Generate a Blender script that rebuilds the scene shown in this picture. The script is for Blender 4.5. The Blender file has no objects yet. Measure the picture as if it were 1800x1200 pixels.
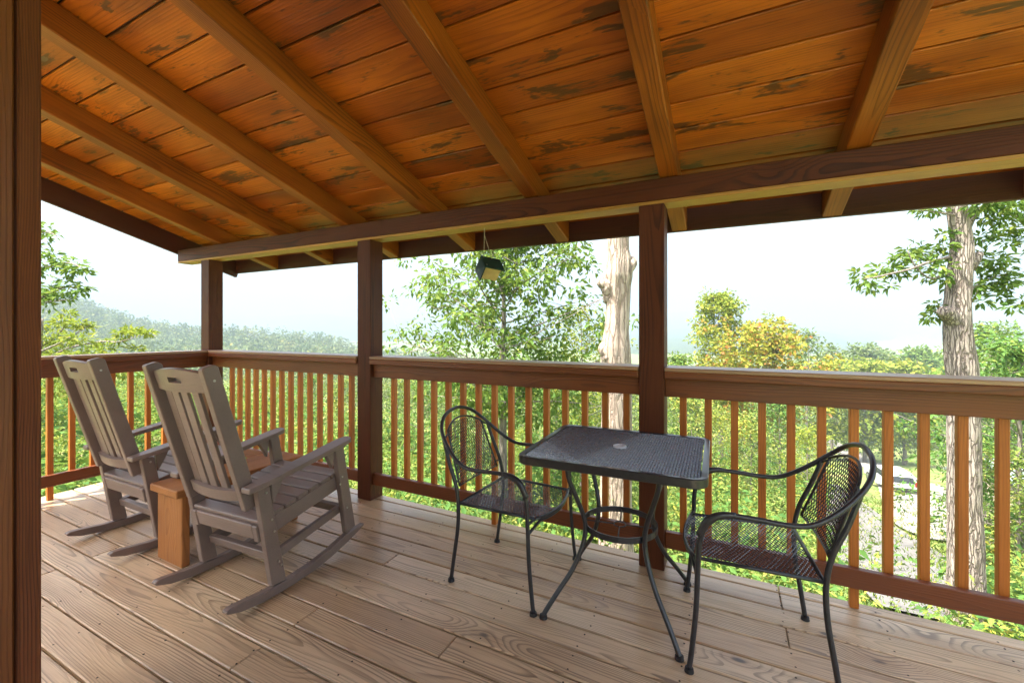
import bpy, bmesh, math, random
import numpy as np
from mathutils import Vector, Matrix, noise

S = bpy.context.scene
COL = S.collection
R = math.radians

# ------------------------------------------------------------------ camera
CAM = Vector((0.0, 0.0, 1.362))
YAW = R(26.58)
FPX = 758.9                      # focal length in photograph pixels (1800 wide)
cam = bpy.data.cameras.new('camera')
cam_o = bpy.data.objects.new('camera', cam)
COL.objects.link(cam_o)
cam.sensor_width = 36.0
cam.lens = 36.0 * FPX / 1800
cam.shift_x = -2.6 / 1800
cam.shift_y = -21.8 / 1800
cam.clip_start = 0.05
cam.clip_end = 12000
cam_o.location = CAM
cam_o.rotation_euler = (R(90), 0, YAW)
S.camera = cam_o

# ------------------------------------------------------------------ world, sun, exposure
SUN_EL, SUN_AZ = 68, 224          # azimuth clockwise from +Y: high on the left, a little behind the house
w = bpy.data.worlds.new('World')
S.world = w
w.use_nodes = True
nt = w.node_tree
bg = nt.nodes['Background']
sky = nt.nodes.new('ShaderNodeTexSky')
sky.sky_type = 'NISHITA'
sky.sun_disc = False
sky.sun_elevation = R(SUN_EL)
sky.sun_rotation = R(SUN_AZ)
sky.altitude = 400
sky.air_density = 1.0
sky.dust_density = 10.0
sky.ozone_density = 1.0
# thin streaks of high cloud over the whole dome
_tc = nt.nodes.new('ShaderNodeTexCoord')
_mp = nt.nodes.new('ShaderNodeMapping')
_mp.inputs['Scale'].default_value = (1.6, 1.6, 9.0)
_mp.inputs['Rotation'].default_value = (0.10, 0.06, 0.4)
_no = nt.nodes.new('ShaderNodeTexNoise')
_no.inputs['Scale'].default_value = 1.3
_no.inputs['Detail'].default_value = 6
_no.inputs['Roughness'].default_value = 0.55
_mr = nt.nodes.new('ShaderNodeMapRange')
_mr.inputs[1].default_value = 0.34
_mr.inputs[2].default_value = 0.70
_mr.inputs[4].default_value = 0.85
_bw = nt.nodes.new('ShaderNodeRGBToBW')
_ml = nt.nodes.new('ShaderNodeMath')
_ml.operation = 'MULTIPLY'
_ml.inputs[1].default_value = 1.12
_mx = nt.nodes.new('ShaderNodeMix')
_mx.data_type = 'RGBA'
nt.links.new(_tc.outputs['Generated'], _mp.inputs[0])
nt.links.new(_mp.outputs[0], _no.inputs['Vector'])
nt.links.new(_no.outputs[0], _mr.inputs[0])
nt.links.new(_mr.outputs[0], _mx.inputs[0])
nt.links.new(sky.outputs[0], _bw.inputs[0])
nt.links.new(_bw.outputs[0], _ml.inputs[0])
nt.links.new(sky.outputs[0], _mx.inputs[6])
nt.links.new(_ml.outputs[0], _mx.inputs[7])
nt.links.new(_mx.outputs[2], bg.inputs[0])
bg.inputs[1].default_value = 0.14

sl = bpy.data.lights.new('sun', 'SUN')
sl.energy = 3.8
sl.angle = R(1.0)
sl.color = (1.0, 0.94, 0.84)
sun_o = bpy.data.objects.new('sun', sl)
COL.objects.link(sun_o)
sd = Vector((math.sin(R(SUN_AZ)) * math.cos(R(SUN_EL)), math.cos(R(SUN_AZ)) * math.cos(R(SUN_EL)), math.sin(R(SUN_EL))))
sun_o.rotation_euler = sd.to_track_quat('Z', 'Y').to_euler()
sun_o.location = sd * 60

S.view_settings.view_transform = 'Standard'
S.view_settings.look = 'None'
S.view_settings.gamma = 1.0
S.view_settings.use_curve_mapping = False
S.view_settings.exposure = 2.52

S.render.engine = 'CYCLES'
cy = S.cycles
cy.use_denoising = True
cy.max_bounces = 10
cy.diffuse_bounces = 6
cy.glossy_bounces = 4
cy.transmission_bounces = 4
cy.transparent_max_bounces = 8
cy.volume_bounces = 1
cy.sample_clamp_indirect = 8.0

RIGHT = Vector((math.cos(YAW), math.sin(YAW), 0))
FWD = Vector((-math.sin(YAW), math.cos(YAW), 0))
UP = Vector((0, 0, 1))


def at(px, py, d):
    """world point seen at photograph pixel (px, py) at depth d"""
    return CAM + FWD * d + RIGHT * ((px - 902.6) / FPX * d) + UP * ((578.2 - py) / FPX * d)


# ------------------------------------------------------------------ object helpers
def link(name, data, parent=None, loc=(0, 0, 0), rot=(0, 0, 0), **props):
    o = bpy.data.objects.new(name, data)
    COL.objects.link(o)
    o.location = loc
    o.rotation_euler = rot
    if parent is not None:
        o.parent = parent
    for k, v in props.items():
        o[k] = v
    return o


def thing(name, label, cat, loc=(0, 0, 0), rotz=0.0, group=None, kind=None):
    o = link(name, None, None, loc, (0, 0, rotz))
    o['label'] = label
    o['category'] = cat
    if group:
        o['group'] = group
    if kind:
        o['kind'] = kind
    return o


def tag(o, label, cat, group=None):
    o['label'] = label
    o['category'] = cat
    if group:
        o['group'] = group
    return o


def copy_tree(root, loc, rotz, label, group=None):
    r = root.copy()
    COL.objects.link(r)
    r.location = loc
    r.rotation_euler = (0, 0, rotz)
    r['label'] = label
    if group:
        r['group'] = group
    for ch in list(root.children):
        c = ch.copy()
        COL.objects.link(c)
        c.parent = r
        for g in list(ch.children):
            d = g.copy()
            COL.objects.link(d)
            d.parent = c
    return r


_boxes = {}


def box_mesh(l, wd, t, mat, bev=0.003):
    k = (round(l, 4), round(wd, 4), round(t, 4), mat.name, bev)
    if k in _boxes:
        return _boxes[k]
    bm = bmesh.new()
    bmesh.ops.create_cube(bm, size=1.0)
    for v in bm.verts:
        v.co = Vector((v.co.x * l, v.co.y * wd, v.co.z * t))
    if bev > 0:
        bmesh.ops.bevel(bm, geom=list(bm.edges), offset=min(bev, 0.3 * min(l, wd, t)), segments=1, affect='EDGES')
    me = bpy.data.meshes.new('board')
    bm.to_mesh(me)
    bm.free()
    me.materials.append(mat)
    _boxes[k] = me
    return me


def board(name, mat, l, wd, t, loc, rot=(0, 0, 0), parent=None, bev=0.003, **props):
    return link(name, box_mesh(l, wd, t, mat, bev), parent, loc, rot, **props)


class MB:
    """collects verts and faces for one mesh"""

    def __init__(self):
        self.v, self.f, self.n = [], [], 0

    def add(self, verts, faces):
        b = self.n
        self.v.extend([tuple(p) for p in verts])
        self.f.extend([tuple(i + b for i in q) for q in faces])
        self.n += len(verts)

    def box(self, c, s, m=None):
        x, y, z = s[0] / 2, s[1] / 2, s[2] / 2
        vs = [Vector((a, b, d)) for a in (-x, x) for b in (-y, y) for d in (-z, z)]
        if m is not None:
            vs = [m @ p for p in vs]
        c = Vector(c)
        self.add([p + c for p in vs], [(0, 1, 3, 2), (4, 6, 7, 5), (0, 4, 5, 1), (2, 3, 7, 6), (0, 2, 6, 4), (1, 5, 7, 3)])

    def prism(self, poly, x0, x1):
        """poly of (y,z), extruded along x"""
        n = len(poly)
        self.add([(x0, y, z) for y, z in poly] + [(x1, y, z) for y, z in poly],
                 [tuple(reversed(range(n))), tuple(range(n, 2 * n))] + [(i, (i + 1) % n, n + (i + 1) % n, n + i) for i in range(n)])

    def tube(self, pts, rad, seg=8, cap=True, smooth=0):
        pts = [Vector(p) for p in pts]
        if not hasattr(rad, '__len__'):
            rad = [rad] * len(pts)
        if smooth:
            pts, rad = spline(pts, rad, smooth)
        n = len(pts)
        tang = []
        for i in range(n):
            t = pts[min(i + 1, n - 1)] - pts[max(i - 1, 0)]
            tang.append(t.normalized())
        ref = Vector((0, 0, 1)) if abs(tang[0].z) < 0.9 else Vector((1, 0, 0))
        nrm = (ref - tang[0] * ref.dot(tang[0])).normalized()
        vs, fs = [], []
        for i in range(n):
            nrm = (nrm - tang[i] * nrm.dot(tang[i])).normalized()
            bn = tang[i].cross(nrm)
            for k in range(seg):
                a = 2 * math.pi * k / seg
                vs.append(pts[i] + (nrm * math.cos(a) + bn * math.sin(a)) * rad[i])
        for i in range(n - 1):
            for k in range(seg):
                k2 = (k + 1) % seg
                fs.append((i * seg + k, i * seg + k2, (i + 1) * seg + k2, (i + 1) * seg + k))
        if cap:
            fs.append(tuple(reversed(range(seg))))
            fs.append(tuple((n - 1) * seg + k for k in range(seg)))
        self.add(vs, fs)

    def disc(self, c, r, h, seg=12, r2=None):
        c = Vector(c)
        r2 = r if r2 is None else r2
        self.tube([c, c + Vector((0, 0, h))], [r, r2], seg)

    def mesh(self, name, mat, smooth=False, bev=0):
        me = bpy.data.meshes.new(name)
        me.from_pydata(self.v, [], self.f)
        if bev:
            bm = bmesh.new()
            bm.from_mesh(me)
            bmesh.ops.recalc_face_normals(bm, faces=bm.faces)
            es = [e for e in bm.edges if len(e.link_faces) == 2 and e.calc_face_angle(0) > 0.5]
            bmesh.ops.bevel(bm, geom=es, offset=bev, segments=1, affect='EDGES')
            bm.to_mesh(me)
            bm.free()
        else:
            bm = bmesh.new()
            bm.from_mesh(me)
            bmesh.ops.recalc_face_normals(bm, faces=bm.faces)
            bm.to_mesh(me)
            bm.free()
        me.materials.append(mat)
        if smooth:
            me.polygons.foreach_set('use_smooth', [True] * len(me.polygons))
        return me

    def build(self, name, mat, parent=None, smooth=False, bev=0, **props):
        return link(name, self.mesh(name, mat, smooth, bev), parent, **props)


def spline(pts, rad, k):
    """Catmull-Rom resampling"""
    P, Q = [], []
    n = len(pts)
    for i in range(n - 1):
        p0, p1, p2, p3 = pts[max(i - 1, 0)], pts[i], pts[i + 1], pts[min(i + 2, n - 1)]
        for j in range(k):
            t = j / k
            P.append(0.5 * ((2 * p1) + (p2 - p0) * t + (2 * p0 - 5 * p1 + 4 * p2 - p3) * t * t + (3 * p1 - p0 - 3 * p2 + p3) * t ** 3))
            Q.append(rad[i] + (rad[i + 1] - rad[i]) * t)
    P.append(pts[-1])
    Q.append(rad[-1])
    return P, Q


# ------------------------------------------------------------------ material helpers
class NB:
    def __init__(self, name):
        self.m = bpy.data.materials.new(name)
        self.m.use_nodes = True
        self.nt = self.m.node_tree
        self.p = self.nt.nodes['Principled BSDF']

    def n(self, t, **kw):
        o = self.nt.nodes.new(t)
        for k, v in kw.items():
            setattr(o, k, v)
        return o

    def lk(self, a, b):
        if hasattr(a, 'is_output') or isinstance(a, bpy.types.NodeSocket):
            self.nt.links.new(a, b)
        else:
            b.default_value = a

    def ma(self, op, a, b=0.0, c=None, clamp=False):
        o = self.n('ShaderNodeMath', operation=op, use_clamp=clamp)
        self.lk(a, o.inputs[0])
        self.lk(b, o.inputs[1])
        if c is not None:
            self.lk(c, o.inputs[2])
        return o.outputs[0]

    def mix(self, f, a, b, blend='MIX'):
        o = self.n('ShaderNodeMix', data_type='RGBA', blend_type=blend)
        self.lk(f, o.inputs[0])
        for v, i in ((a, 6), (b, 7)):
            if isinstance(v, (tuple, list)):
                o.inputs[i].default_value = (*v[:3], 1)
            else:
                self.lk(v, o.inputs[i])
        return o.outputs[2]

    def sep(self, v):
        o = self.n('ShaderNodeSeparateXYZ')
        self.lk(v, o.inputs[0])
        return o.outputs

    def comb(self, x, y, z):
        o = self.n('ShaderNodeCombineXYZ')
        for i, v in enumerate((x, y, z)):
            self.lk(v, o.inputs[i])
        return o.outputs[0]

    def noise(self, v, scale=1.0, detail=2.0, rough=0.5, dist=0.0, color=False):
        o = self.n('ShaderNodeTexNoise')
        self.lk(v, o.inputs['Vector'])
        o.inputs['Scale'].default_value = scale
        o.inputs['Detail'].default_value = detail
        o.inputs['Roughness'].default_value = rough
        o.inputs['Distortion'].default_value = dist
        return o.outputs['Color' if color else 0]

    def ss(self, x, a, b):
        """smoothstep a..b"""
        o = self.n('ShaderNodeMapRange', interpolation_type='SMOOTHSTEP')
        self.lk(x, o.inputs[0])
        o.inputs[1].default_value = a
        o.inputs[2].default_value = b
        return o.outputs[0]

    def ramp(self, f, stops):
        o = self.n('ShaderNodeValToRGB')
        self.lk(f, o.inputs[0])
        el = o.color_ramp.elements
        while len(el) < len(stops):
            el.new(0.5)
        for e, (p, c) in zip(el, stops):
            e.position = p
            e.color = (*c, 1)
        return o.outputs[0]

    def bump(self, h, dist, strength=1.0):
        o = self.n('ShaderNodeBump')
        o.inputs['Strength'].default_value = strength
        o.inputs['Distance'].default_value = dist
        self.lk(h, o.inputs['Height'])
        self.nt.links.new(o.outputs[0], self.p.inputs['Normal'])


def wood(name, light, dark, knot, tint, spacing=0.009, ring_amt=0.6, knots=0.25, blotch=None, blotch_lo=0.62,
         rough=0.5, warp=0.05, fibre_amt=0.35, relief=0.0008, spec=0.5, coat=0.0, tint_amt=0.6, wear=None, wear_lo=0.6, broad_amt=0.45, broad_tint=(0.62, 0.56, 0.52)):
    """sawn timber: growth rings cut lengthwise along local x, knots, fibres, board-to-board tone"""
    b = NB(name)
    tc = b.n('ShaderNodeTexCoord').outputs['Object']
    rnd = b.n('ShaderNodeObjectInfo').outputs['Random']
    x0, y, z = b.sep(tc)
    r1 = b.ma('FRACT', b.ma('MULTIPLY', rnd, 7.31))
    r2 = b.ma('FRACT', b.ma('MULTIPLY', rnd, 13.77))
    r3 = b.ma('FRACT', b.ma('MULTIPLY', rnd, 29.13))
    x = b.ma('ADD', x0, b.ma('MULTIPLY', rnd, 83.0))
    # knots
    kv = b.comb(b.ma('MULTIPLY', x, 2.3), b.ma('ADD', b.ma('MULTIPLY', y, 5.5), b.ma('MULTIPLY', r1, 31.0)), b.ma('MULTIPLY', z, 5.5))
    vo = b.n('ShaderNodeTexVoronoi', feature='F1')
    b.lk(kv, vo.inputs['Vector'])
    vo.inputs['Scale'].default_value = 1.0
    kd = vo.outputs['Distance']
    ksel = b.ma('GREATER_THAN', knots, b.sep(vo.outputs['Color'])[0])
    kbump = b.ma('MULTIPLY', ksel, b.ss(kd, 0.55, 0.0))
    # warped distance from the pith
    wv = b.comb(b.ma('MULTIPLY', x, 0.8), b.ma('ADD', b.ma('MULTIPLY', y, 2.0), b.ma('MULTIPLY', r2, 17.0)), b.ma('MULTIPLY', z, 2.0))
    wn = b.sep(b.noise(wv, 1.0, 2.0, 0.45, color=True))
    yy = b.ma('ADD', b.ma('ADD', y, b.ma('MULTIPLY', b.ma('SUBTRACT', r1, 0.5), 0.16)), b.ma('MULTIPLY', b.ma('SUBTRACT', wn[0], 0.5), warp * 2))
    zz = b.ma('ADD', b.ma('ADD', z, b.ma('ADD', b.ma('MULTIPLY', r2, 0.07), 0.012)), b.ma('MULTIPLY', b.ma('SUBTRACT', wn[1], 0.5), warp * 2))
    rad = b.ma('SQRT', b.ma('ADD', b.ma('MULTIPLY', yy, yy), b.ma('MULTIPLY', zz, zz)))
    rad = b.ma('ADD', rad, b.ma('MULTIPLY', kbump, 0.035))
    fn = b.noise(b.comb(b.ma('MULTIPLY', x, 2.5), b.ma('MULTIPLY', y, 160), b.ma('MULTIPLY', z, 160)), 1.0, 3.0, 0.6)
    jit = b.noise(b.comb(b.ma('MULTIPLY', x, 1.5), b.ma('MULTIPLY', y, 22), b.ma('MULTIPLY', z, 22)), 1.0, 2.0)
    ph = b.ma('FRACT', b.ma('ADD', b.ma('MULTIPLY', rad, 1.0 / spacing), b.ma('MULTIPLY', jit, 0.9)))
    late = b.ma('MULTIPLY', b.ss(ph, 0.45, 0.90), b.ss(ph, 1.0, 0.95))
    vary = b.noise(b.comb(b.ma('MULTIPLY', x, 0.9), b.ma('MULTIPLY', y, 9), b.ma('MULTIPLY', z, 9)), 1.0, 2.0)
    col = b.mix(b.ma('MULTIPLY', late, b.ma('MULTIPLY', ring_amt, b.ss(vary, 0.25, 0.65))), light, dark)
    col = b.mix(b.ma('MULTIPLY', r3, tint_amt), col, b.mix(1.0, col, tint, 'MULTIPLY'))
    dk = b.ma('MULTIPLY', b.ss(fn, 0.5, 0.72), fibre_amt)
    col = b.mix(dk, col, b.mix(1.0, col, (0.45, 0.40, 0.36), 'MULTIPLY'))
    broad = b.noise(b.comb(b.ma('MULTIPLY', x, 1.3), b.ma('MULTIPLY', y, 5), b.ma('MULTIPLY', z, 5)), 1.0, 3.0)
    col = b.mix(b.ma('MULTIPLY', b.ss(broad, 0.36, 0.70), broad_amt), col, b.mix(1.0, col, broad_tint, 'MULTIPLY'))
    if blotch:
        bv = b.comb(b.ma('MULTIPLY', x, 2.6), b.ma('ADD', b.ma('MULTIPLY', y, 7.5), b.ma('MULTIPLY', r2, 9)), b.ma('MULTIPLY', z, 7.5))
        bn = b.noise(bv, 1.0, 4.0, 0.62, 0.6)
        streak = b.noise(b.comb(b.ma('MULTIPLY', x, 7), b.ma('MULTIPLY', y, 70), b.ma('MULTIPLY', z, 70)), 1.0, 3.0, 0.7)
        bm_ = b.ma('ADD', b.ma('ADD', bn, b.ma('MULTIPLY', kbump, 0.10)), b.ma('MULTIPLY', b.ma('SUBTRACT', streak, 0.5), 0.35))
        col = b.mix(b.ma('MULTIPLY', b.ss(bm_, blotch_lo, blotch_lo + 0.07), 0.85), col, blotch)
    if wear:
        wn2 = b.noise(b.comb(b.ma('MULTIPLY', x, 5), b.ma('MULTIPLY', y, 34), b.ma('MULTIPLY', z, 34)), 1.0, 4.0, 0.65)
        col = b.mix(b.ma('MULTIPLY', b.ss(wn2, wear_lo, wear_lo + 0.12), 0.8), col, wear)
    kf = b.ma('MULTIPLY', ksel, b.ss(b.ma('ADD', kd, b.ma('MULTIPLY', b.ma('SUBTRACT', fn, 0.5), 0.07)), 0.095, 0.055))
    halo = b.ma('MULTIPLY', b.ma('MULTIPLY', ksel, b.ss(kd, 0.24, 0.12)), 0.28)
    col = b.mix(halo, col, b.mix(1.0, col, (0.6, 0.45, 0.33), 'MULTIPLY'))
    col = b.mix(b.ma('MULTIPLY', kf, 0.85), col, knot)
    b.nt.links.new(col, b.p.inputs['Base Color'])
    b.lk(b.ma('ADD', rough - 0.08, b.ma('MULTIPLY', fn, 0.18)), b.p.inputs['Roughness'])
    b.p.inputs['Specular IOR Level'].default_value = spec
    b.p.inputs['Coat Weight'].default_value = coat
    b.p.inputs['Coat Roughness'].default_value = 0.3
    b.bump(b.ma('ADD', b.ma('MULTIPLY', late, 0.5), fn), relief)
    return b.m


def plain(name, col, rough=0.5, metal=0.0, var=0.25, scale=30, spec=0.5, bump=0.0, coat=0.0):
    b = NB(name)
    tc = b.n('ShaderNodeTexCoord').outputs['Object']
    n = b.noise(tc, scale, 4.0, 0.6)
    c = b.mix(b.ss(n, 0.3, 0.7), tuple(v * (1 - var) for v in col), tuple(min(1, v * (1 + var)) for v in col))
    b.nt.links.new(c, b.p.inputs['Base Color'])
    b.p.inputs['Roughness'].default_value = rough
    b.p.inputs['Metallic'].default_value = metal
    b.p.inputs['Specular IOR Level'].default_value = spec
    b.p.inputs['Coat Weight'].default_value = coat
    if bump:
        b.bump(n, bump)
    return b.m


def leaf_mat(name, c1, c2, c3=None, trans=0.35, rough=0.7, patch=0.0):
    b = NB(name)
    g = b.n('ShaderNodeNewGeometry')
    r = g.outputs['Random Per Island']
    stops = [(0.0, c1), (0.75, c2)]
    stops.append((1.0, c3 or c2))
    col = b.ramp(r, stops)
    if patch:        # neighbouring plants differ in tone
        pn = b.noise(g.outputs['Position'], patch, 3.0, 0.65)
        col = b.mix(b.ss(pn, 0.50, 0.62), col, b.mix(1.0, col, (0.45, 0.60, 0.55), 'MULTIPLY'))
        col = b.mix(b.ss(pn, 0.46, 0.36), col, b.mix(1.0, col, (1.5, 1.2, 0.8), 'MULTIPLY'))
    b.nt.links.new(col, b.p.inputs['Base Color'])
    b.p.inputs['Roughness'].default_value = rough
    b.p.inputs['Specular IOR Level'].default_value = 0.12
    tr = b.n('ShaderNodeBsdfTranslucent')
    tc = b.mix(0.5, col, (0.22, 0.30, 0.04), 'MIX')
    b.nt.links.new(tc, tr.inputs[0])
    ms = b.n('ShaderNodeMixShader')
    ms.inputs[0].default_value = trans
    b.nt.links.new(b.p.outputs[0], ms.inputs[1])
    b.nt.links.new(tr.outputs[0], ms.inputs[2])
    out = [n for n in b.nt.nodes if n.type == 'OUTPUT_MATERIAL'][0]
    b.nt.links.new(ms.outputs[0], out.inputs[0])
    return b.m


def bark_mat(name, c1, c2, vs=14.0, depth=0.02, crack=0.7):
    b = NB(name)
    tc = b.n('ShaderNodeTexCoord').outputs['Object']
    x, y, z = b.sep(tc)
    wv = b.sep(b.noise(tc, 5.0, 3.0, 0.6, color=True))
    xx = b.ma('ADD', x, b.ma('MULTIPLY', b.ma('SUBTRACT', wv[0], 0.5), 0.06))
    yy = b.ma('ADD', y, b.ma('MULTIPLY', b.ma('SUBTRACT', wv[1], 0.5), 0.06))
    v = b.comb(b.ma('MULTIPLY', xx, vs), b.ma('MULTIPLY', yy, vs), b.ma('MULTIPLY', z, vs * 0.11))
    n1 = b.noise(v, 1.3, 6.0, 0.7, 0.4)
    n2 = b.noise(tc, 2.2, 4.0)
    vo = b.n('ShaderNodeTexVoronoi', feature='DISTANCE_TO_EDGE')
    b.lk(v, vo.inputs['Vector'])
    vo.inputs['Scale'].default_value = 0.9
    edge = b.ss(b.ma('ADD', vo.outputs['Distance'], b.ma('MULTIPLY', b.ma('SUBTRACT', n1, 0.5), 0.18)), 0.0, 0.16)
    f = b.ma('ADD', b.ma('MULTIPLY', n1, 0.65), b.ma('MULTIPLY', n2, 0.35))
    col = b.ramp(f, [(0.38, tuple(0.6 * p + 0.4 * q for p, q in zip(c1, c2))), (0.50, c1), (0.62, tuple(min(1, 1.2 * p) for p in c1))])
    col = b.mix(b.ma('MULTIPLY', b.ma('SUBTRACT', 1.0, edge), crack), col, c2)
    b.nt.links.new(col, b.p.inputs['Base Color'])
    b.p.inputs['Roughness'].default_value = 0.9
    b.p.inputs['Specular IOR Level'].default_value = 0.15
    b.bump(b.ma('ADD', b.ma('MULTIPLY', edge, 0.7), b.ma('MULTIPLY', n1, 0.5)), depth)
    return b.m


# ---- materials
M = {}
M['deck'] = wood('weathered_deck_pine', (0.71, 0.535, 0.345), (0.165, 0.090, 0.045), (0.050, 0.032, 0.024), (0.72, 0.62, 0.52),
                 spacing=0.0075, ring_amt=0.75, knots=0.20, rough=0.44, relief=0.0010, spec=0.5, warp=0.05, fibre_amt=0.7, tint_amt=1.0, broad_amt=0.6, broad_tint=(0.64, 0.56, 0.48), coat=0.55)
M['ceil'] = wood('amber_ceiling_pine', (0.70, 0.190, 0.014), (0.38, 0.085, 0.007), (0.17, 0.105, 0.075), (0.55, 0.42, 0.34),
                 spacing=0.014, ring_amt=0.6, knots=0.30, blotch=(0.095, 0.038, 0.013), blotch_lo=0.57, rough=0.38, relief=0.0005,
                 tint_amt=0.9, broad_amt=0.85, broad_tint=(0.50, 0.40, 0.30), fibre_amt=0.5)
M['rafter'] = wood('amber_rafter_pine', (0.40, 0.112, 0.011), (0.15, 0.038, 0.005), (0.07, 0.035, 0.018), (0.80, 0.68, 0.55),
                   spacing=0.011, ring_amt=0.75, knots=0.20, rough=0.42, relief=0.0005, broad_amt=0.8, broad_tint=(0.52, 0.42, 0.34), fibre_amt=0.5)
M['lit_underside'] = wood('underside_light_tint', (0.56, 0.29, 0.06), (0.36, 0.16, 0.03), (0.2, 0.1, 0.03), (0.85, 0.75, 0.6),  # lighter gold puts outdoor light on the beam underside into the colour
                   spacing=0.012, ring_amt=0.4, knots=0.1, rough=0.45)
M['post'] = wood('dark_stained_timber', (0.120, 0.032, 0.009), (0.028, 0.007, 0.004), (0.03, 0.012, 0.008), (0.75, 0.65, 0.65),
                 spacing=0.010, ring_amt=0.7, knots=0.08, rough=0.5, coat=0.0, spec=0.25)
M['rail'] = wood('russet_rail_timber', (0.215, 0.056, 0.010), (0.075, 0.018, 0.005), (0.05, 0.018, 0.010), (0.70, 0.58, 0.50),
                 spacing=0.010, ring_amt=0.6, knots=0.10, rough=0.42, coat=0.12)
M['baluster'] = wood('russet_baluster_timber', (0.56, 0.175, 0.022), (0.33, 0.090, 0.014), (0.06, 0.022, 0.010), (0.78, 0.66, 0.55),
                     spacing=0.010, ring_amt=0.5, knots=0.10, rough=0.45)
M['fascia'] = wood('dark_fascia_timber', (0.085, 0.018, 0.012), (0.045, 0.010, 0.008), (0.03, 0.012, 0.008), (0.8, 0.7, 0.7),
                   spacing=0.012, ring_amt=0.6, knots=0.08, rough=0.5)
M['cap'] = wood('worn_cap_timber', (0.44, 0.27, 0.155), (0.26, 0.14, 0.07), (0.07, 0.03, 0.02), (0.85, 0.75, 0.65),
                spacing=0.010, ring_amt=0.5, knots=0.10, rough=0.38, coat=0.2)
M['siding'] = wood('brown_siding_timber', (0.24, 0.074, 0.014), (0.13, 0.036, 0.008), (0.03, 0.012, 0.006), (0.8, 0.7, 0.6),
                   spacing=0.012, ring_amt=0.6, knots=0.15, rough=0.55)
M['rough_post'] = wood('rough_sawn_post', (0.22, 0.062, 0.014), (0.075, 0.019, 0.006), (0.03, 0.012, 0.006), (0.8, 0.7, 0.6),
                       spacing=0.006, ring_amt=0.7, knots=0.05, rough=0.75, relief=0.002, fibre_amt=0.6)
M['table_wood'] = wood('orange_rough_table_pine', (0.46, 0.19, 0.05), (0.25, 0.085, 0.02), (0.10, 0.04, 0.015), (0.75, 0.65, 0.55),
                       spacing=0.012, ring_amt=0.6, knots=0.2, rough=0.6, relief=0.0015)
M['poly'] = wood('brown_poly_lumber', (0.225, 0.160, 0.135), (0.180, 0.125, 0.104), (0.15, 0.11, 0.09), (0.92, 0.92, 0.92),
                 spacing=0.004, ring_amt=0.4, knots=0.0, rough=0.48, relief=0.0003, fibre_amt=0.2, spec=0.5, coat=0.35)
M['screw'] = plain('steel_screw', (0.55, 0.53, 0.50), 0.3, 1.0, 0.1)
M['dark_screw'] = plain('dark_deck_screw', (0.05, 0.04, 0.035), 0.6, 0.5, 0.2)
M['iron'] = plain('charcoal_iron', (0.018, 0.019, 0.024), 0.34, 0.0, 0.25, 60, 0.6, coat=0.2)
M['mesh'] = plain('charcoal_mesh', (0.038, 0.045, 0.070), 0.20, 0.0, 0.25, 60, 1.0, coat=1.0)
M['cup'] = plain('grey_plastic_ring', (0.60, 0.62, 0.66), 0.35, 0.0, 0.05)
M['rubber'] = plain('black_foot', (0.015, 0.014, 0.016), 0.5, 0.0, 0.2)
M['green_paint'] = plain('dark_green_paint', (0.012, 0.050, 0.045), 0.35, 0.0, 0.25, 20)
M['cream_paint'] = plain('cream_board', (0.62, 0.44, 0.19), 0.6, 0.0, 0.1, 20)
M['string'] = plain('pale_string', (0.45, 0.36, 0.28), 0.8)
M['dark_box'] = plain('dark_grey_box', (0.06, 0.06, 0.065), 0.5)
M['bark'] = bark_mat('grey_oak_bark', (0.40, 0.335, 0.29), (0.10, 0.075, 0.06), 30, 0.03)
M['bark_thin'] = bark_mat('grey_branch_bark', (0.30, 0.255, 0.22), (0.12, 0.095, 0.08), 20, 0.01)
M['deadwood'] = bark_mat('bleached_deadwood', (0.44, 0.355, 0.285), (0.15, 0.10, 0.07), 16, 0.02, 0.55)
M['roof_metal'] = plain('grey_green_roof', (0.22, 0.28, 0.26), 0.5)
M['shingle'] = plain('brown_roof_shingle', (0.10, 0.075, 0.06), 0.85, 0, 0.3, 8)
M['car_white'] = plain('white_car_paint', (0.55, 0.56, 0.57), 0.25, 0.0, 0.02, coat=0.6)
M['glass'] = plain('dark_car_glass', (0.03, 0.035, 0.04), 0.08)
M['tyre'] = plain('black_tyre', (0.02, 0.02, 0.02), 0.8)
M['rim'] = plain('grey_wheel_rim', (0.45, 0.45, 0.46), 0.3, 0.8)
M['lamp_red'] = plain('red_tail_lamp', (0.35, 0.02, 0.02), 0.2)
M['tan_wall'] = plain('tan_plank_wall', (0.42, 0.34, 0.25), 0.8, 0, 0.15, 4)
M['rock'] = plain('tan_rock', (0.36, 0.27, 0.20), 0.9, 0, 0.35, 5, bump=0.03)
M['leaf_oak'] = leaf_mat('oak_leaves', (0.068, 0.145, 0.031), (0.145, 0.230, 0.044), (0.255, 0.289, 0.060))
M['leaf_deep'] = leaf_mat('deep_green_leaves', (0.048, 0.119, 0.031), (0.102, 0.204, 0.044), (0.204, 0.255, 0.051))
M['leaf_lime'] = leaf_mat('lime_leaves', (0.145, 0.212, 0.031), (0.246, 0.281, 0.037), (0.340, 0.323, 0.051))
M['leaf_yellow'] = leaf_mat('yellow_orange_maple_leaves', (0.16, 0.20, 0.03), (0.31, 0.27, 0.035), (0.48, 0.17, 0.06))
M['leaf_dusty'] = leaf_mat('dusty_green_leaves', (0.076, 0.128, 0.051), (0.136, 0.187, 0.068), (0.187, 0.204, 0.085))
M['leaf_under'] = leaf_mat('undergrowth_leaves', (0.10, 0.165, 0.04), (0.20, 0.26, 0.055), (0.34, 0.29, 0.085), patch=0.55)
M['grass'] = leaf_mat('grass_blades', (0.102, 0.178, 0.037), (0.187, 0.255, 0.051), (0.323, 0.289, 0.102), 0.3)
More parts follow.
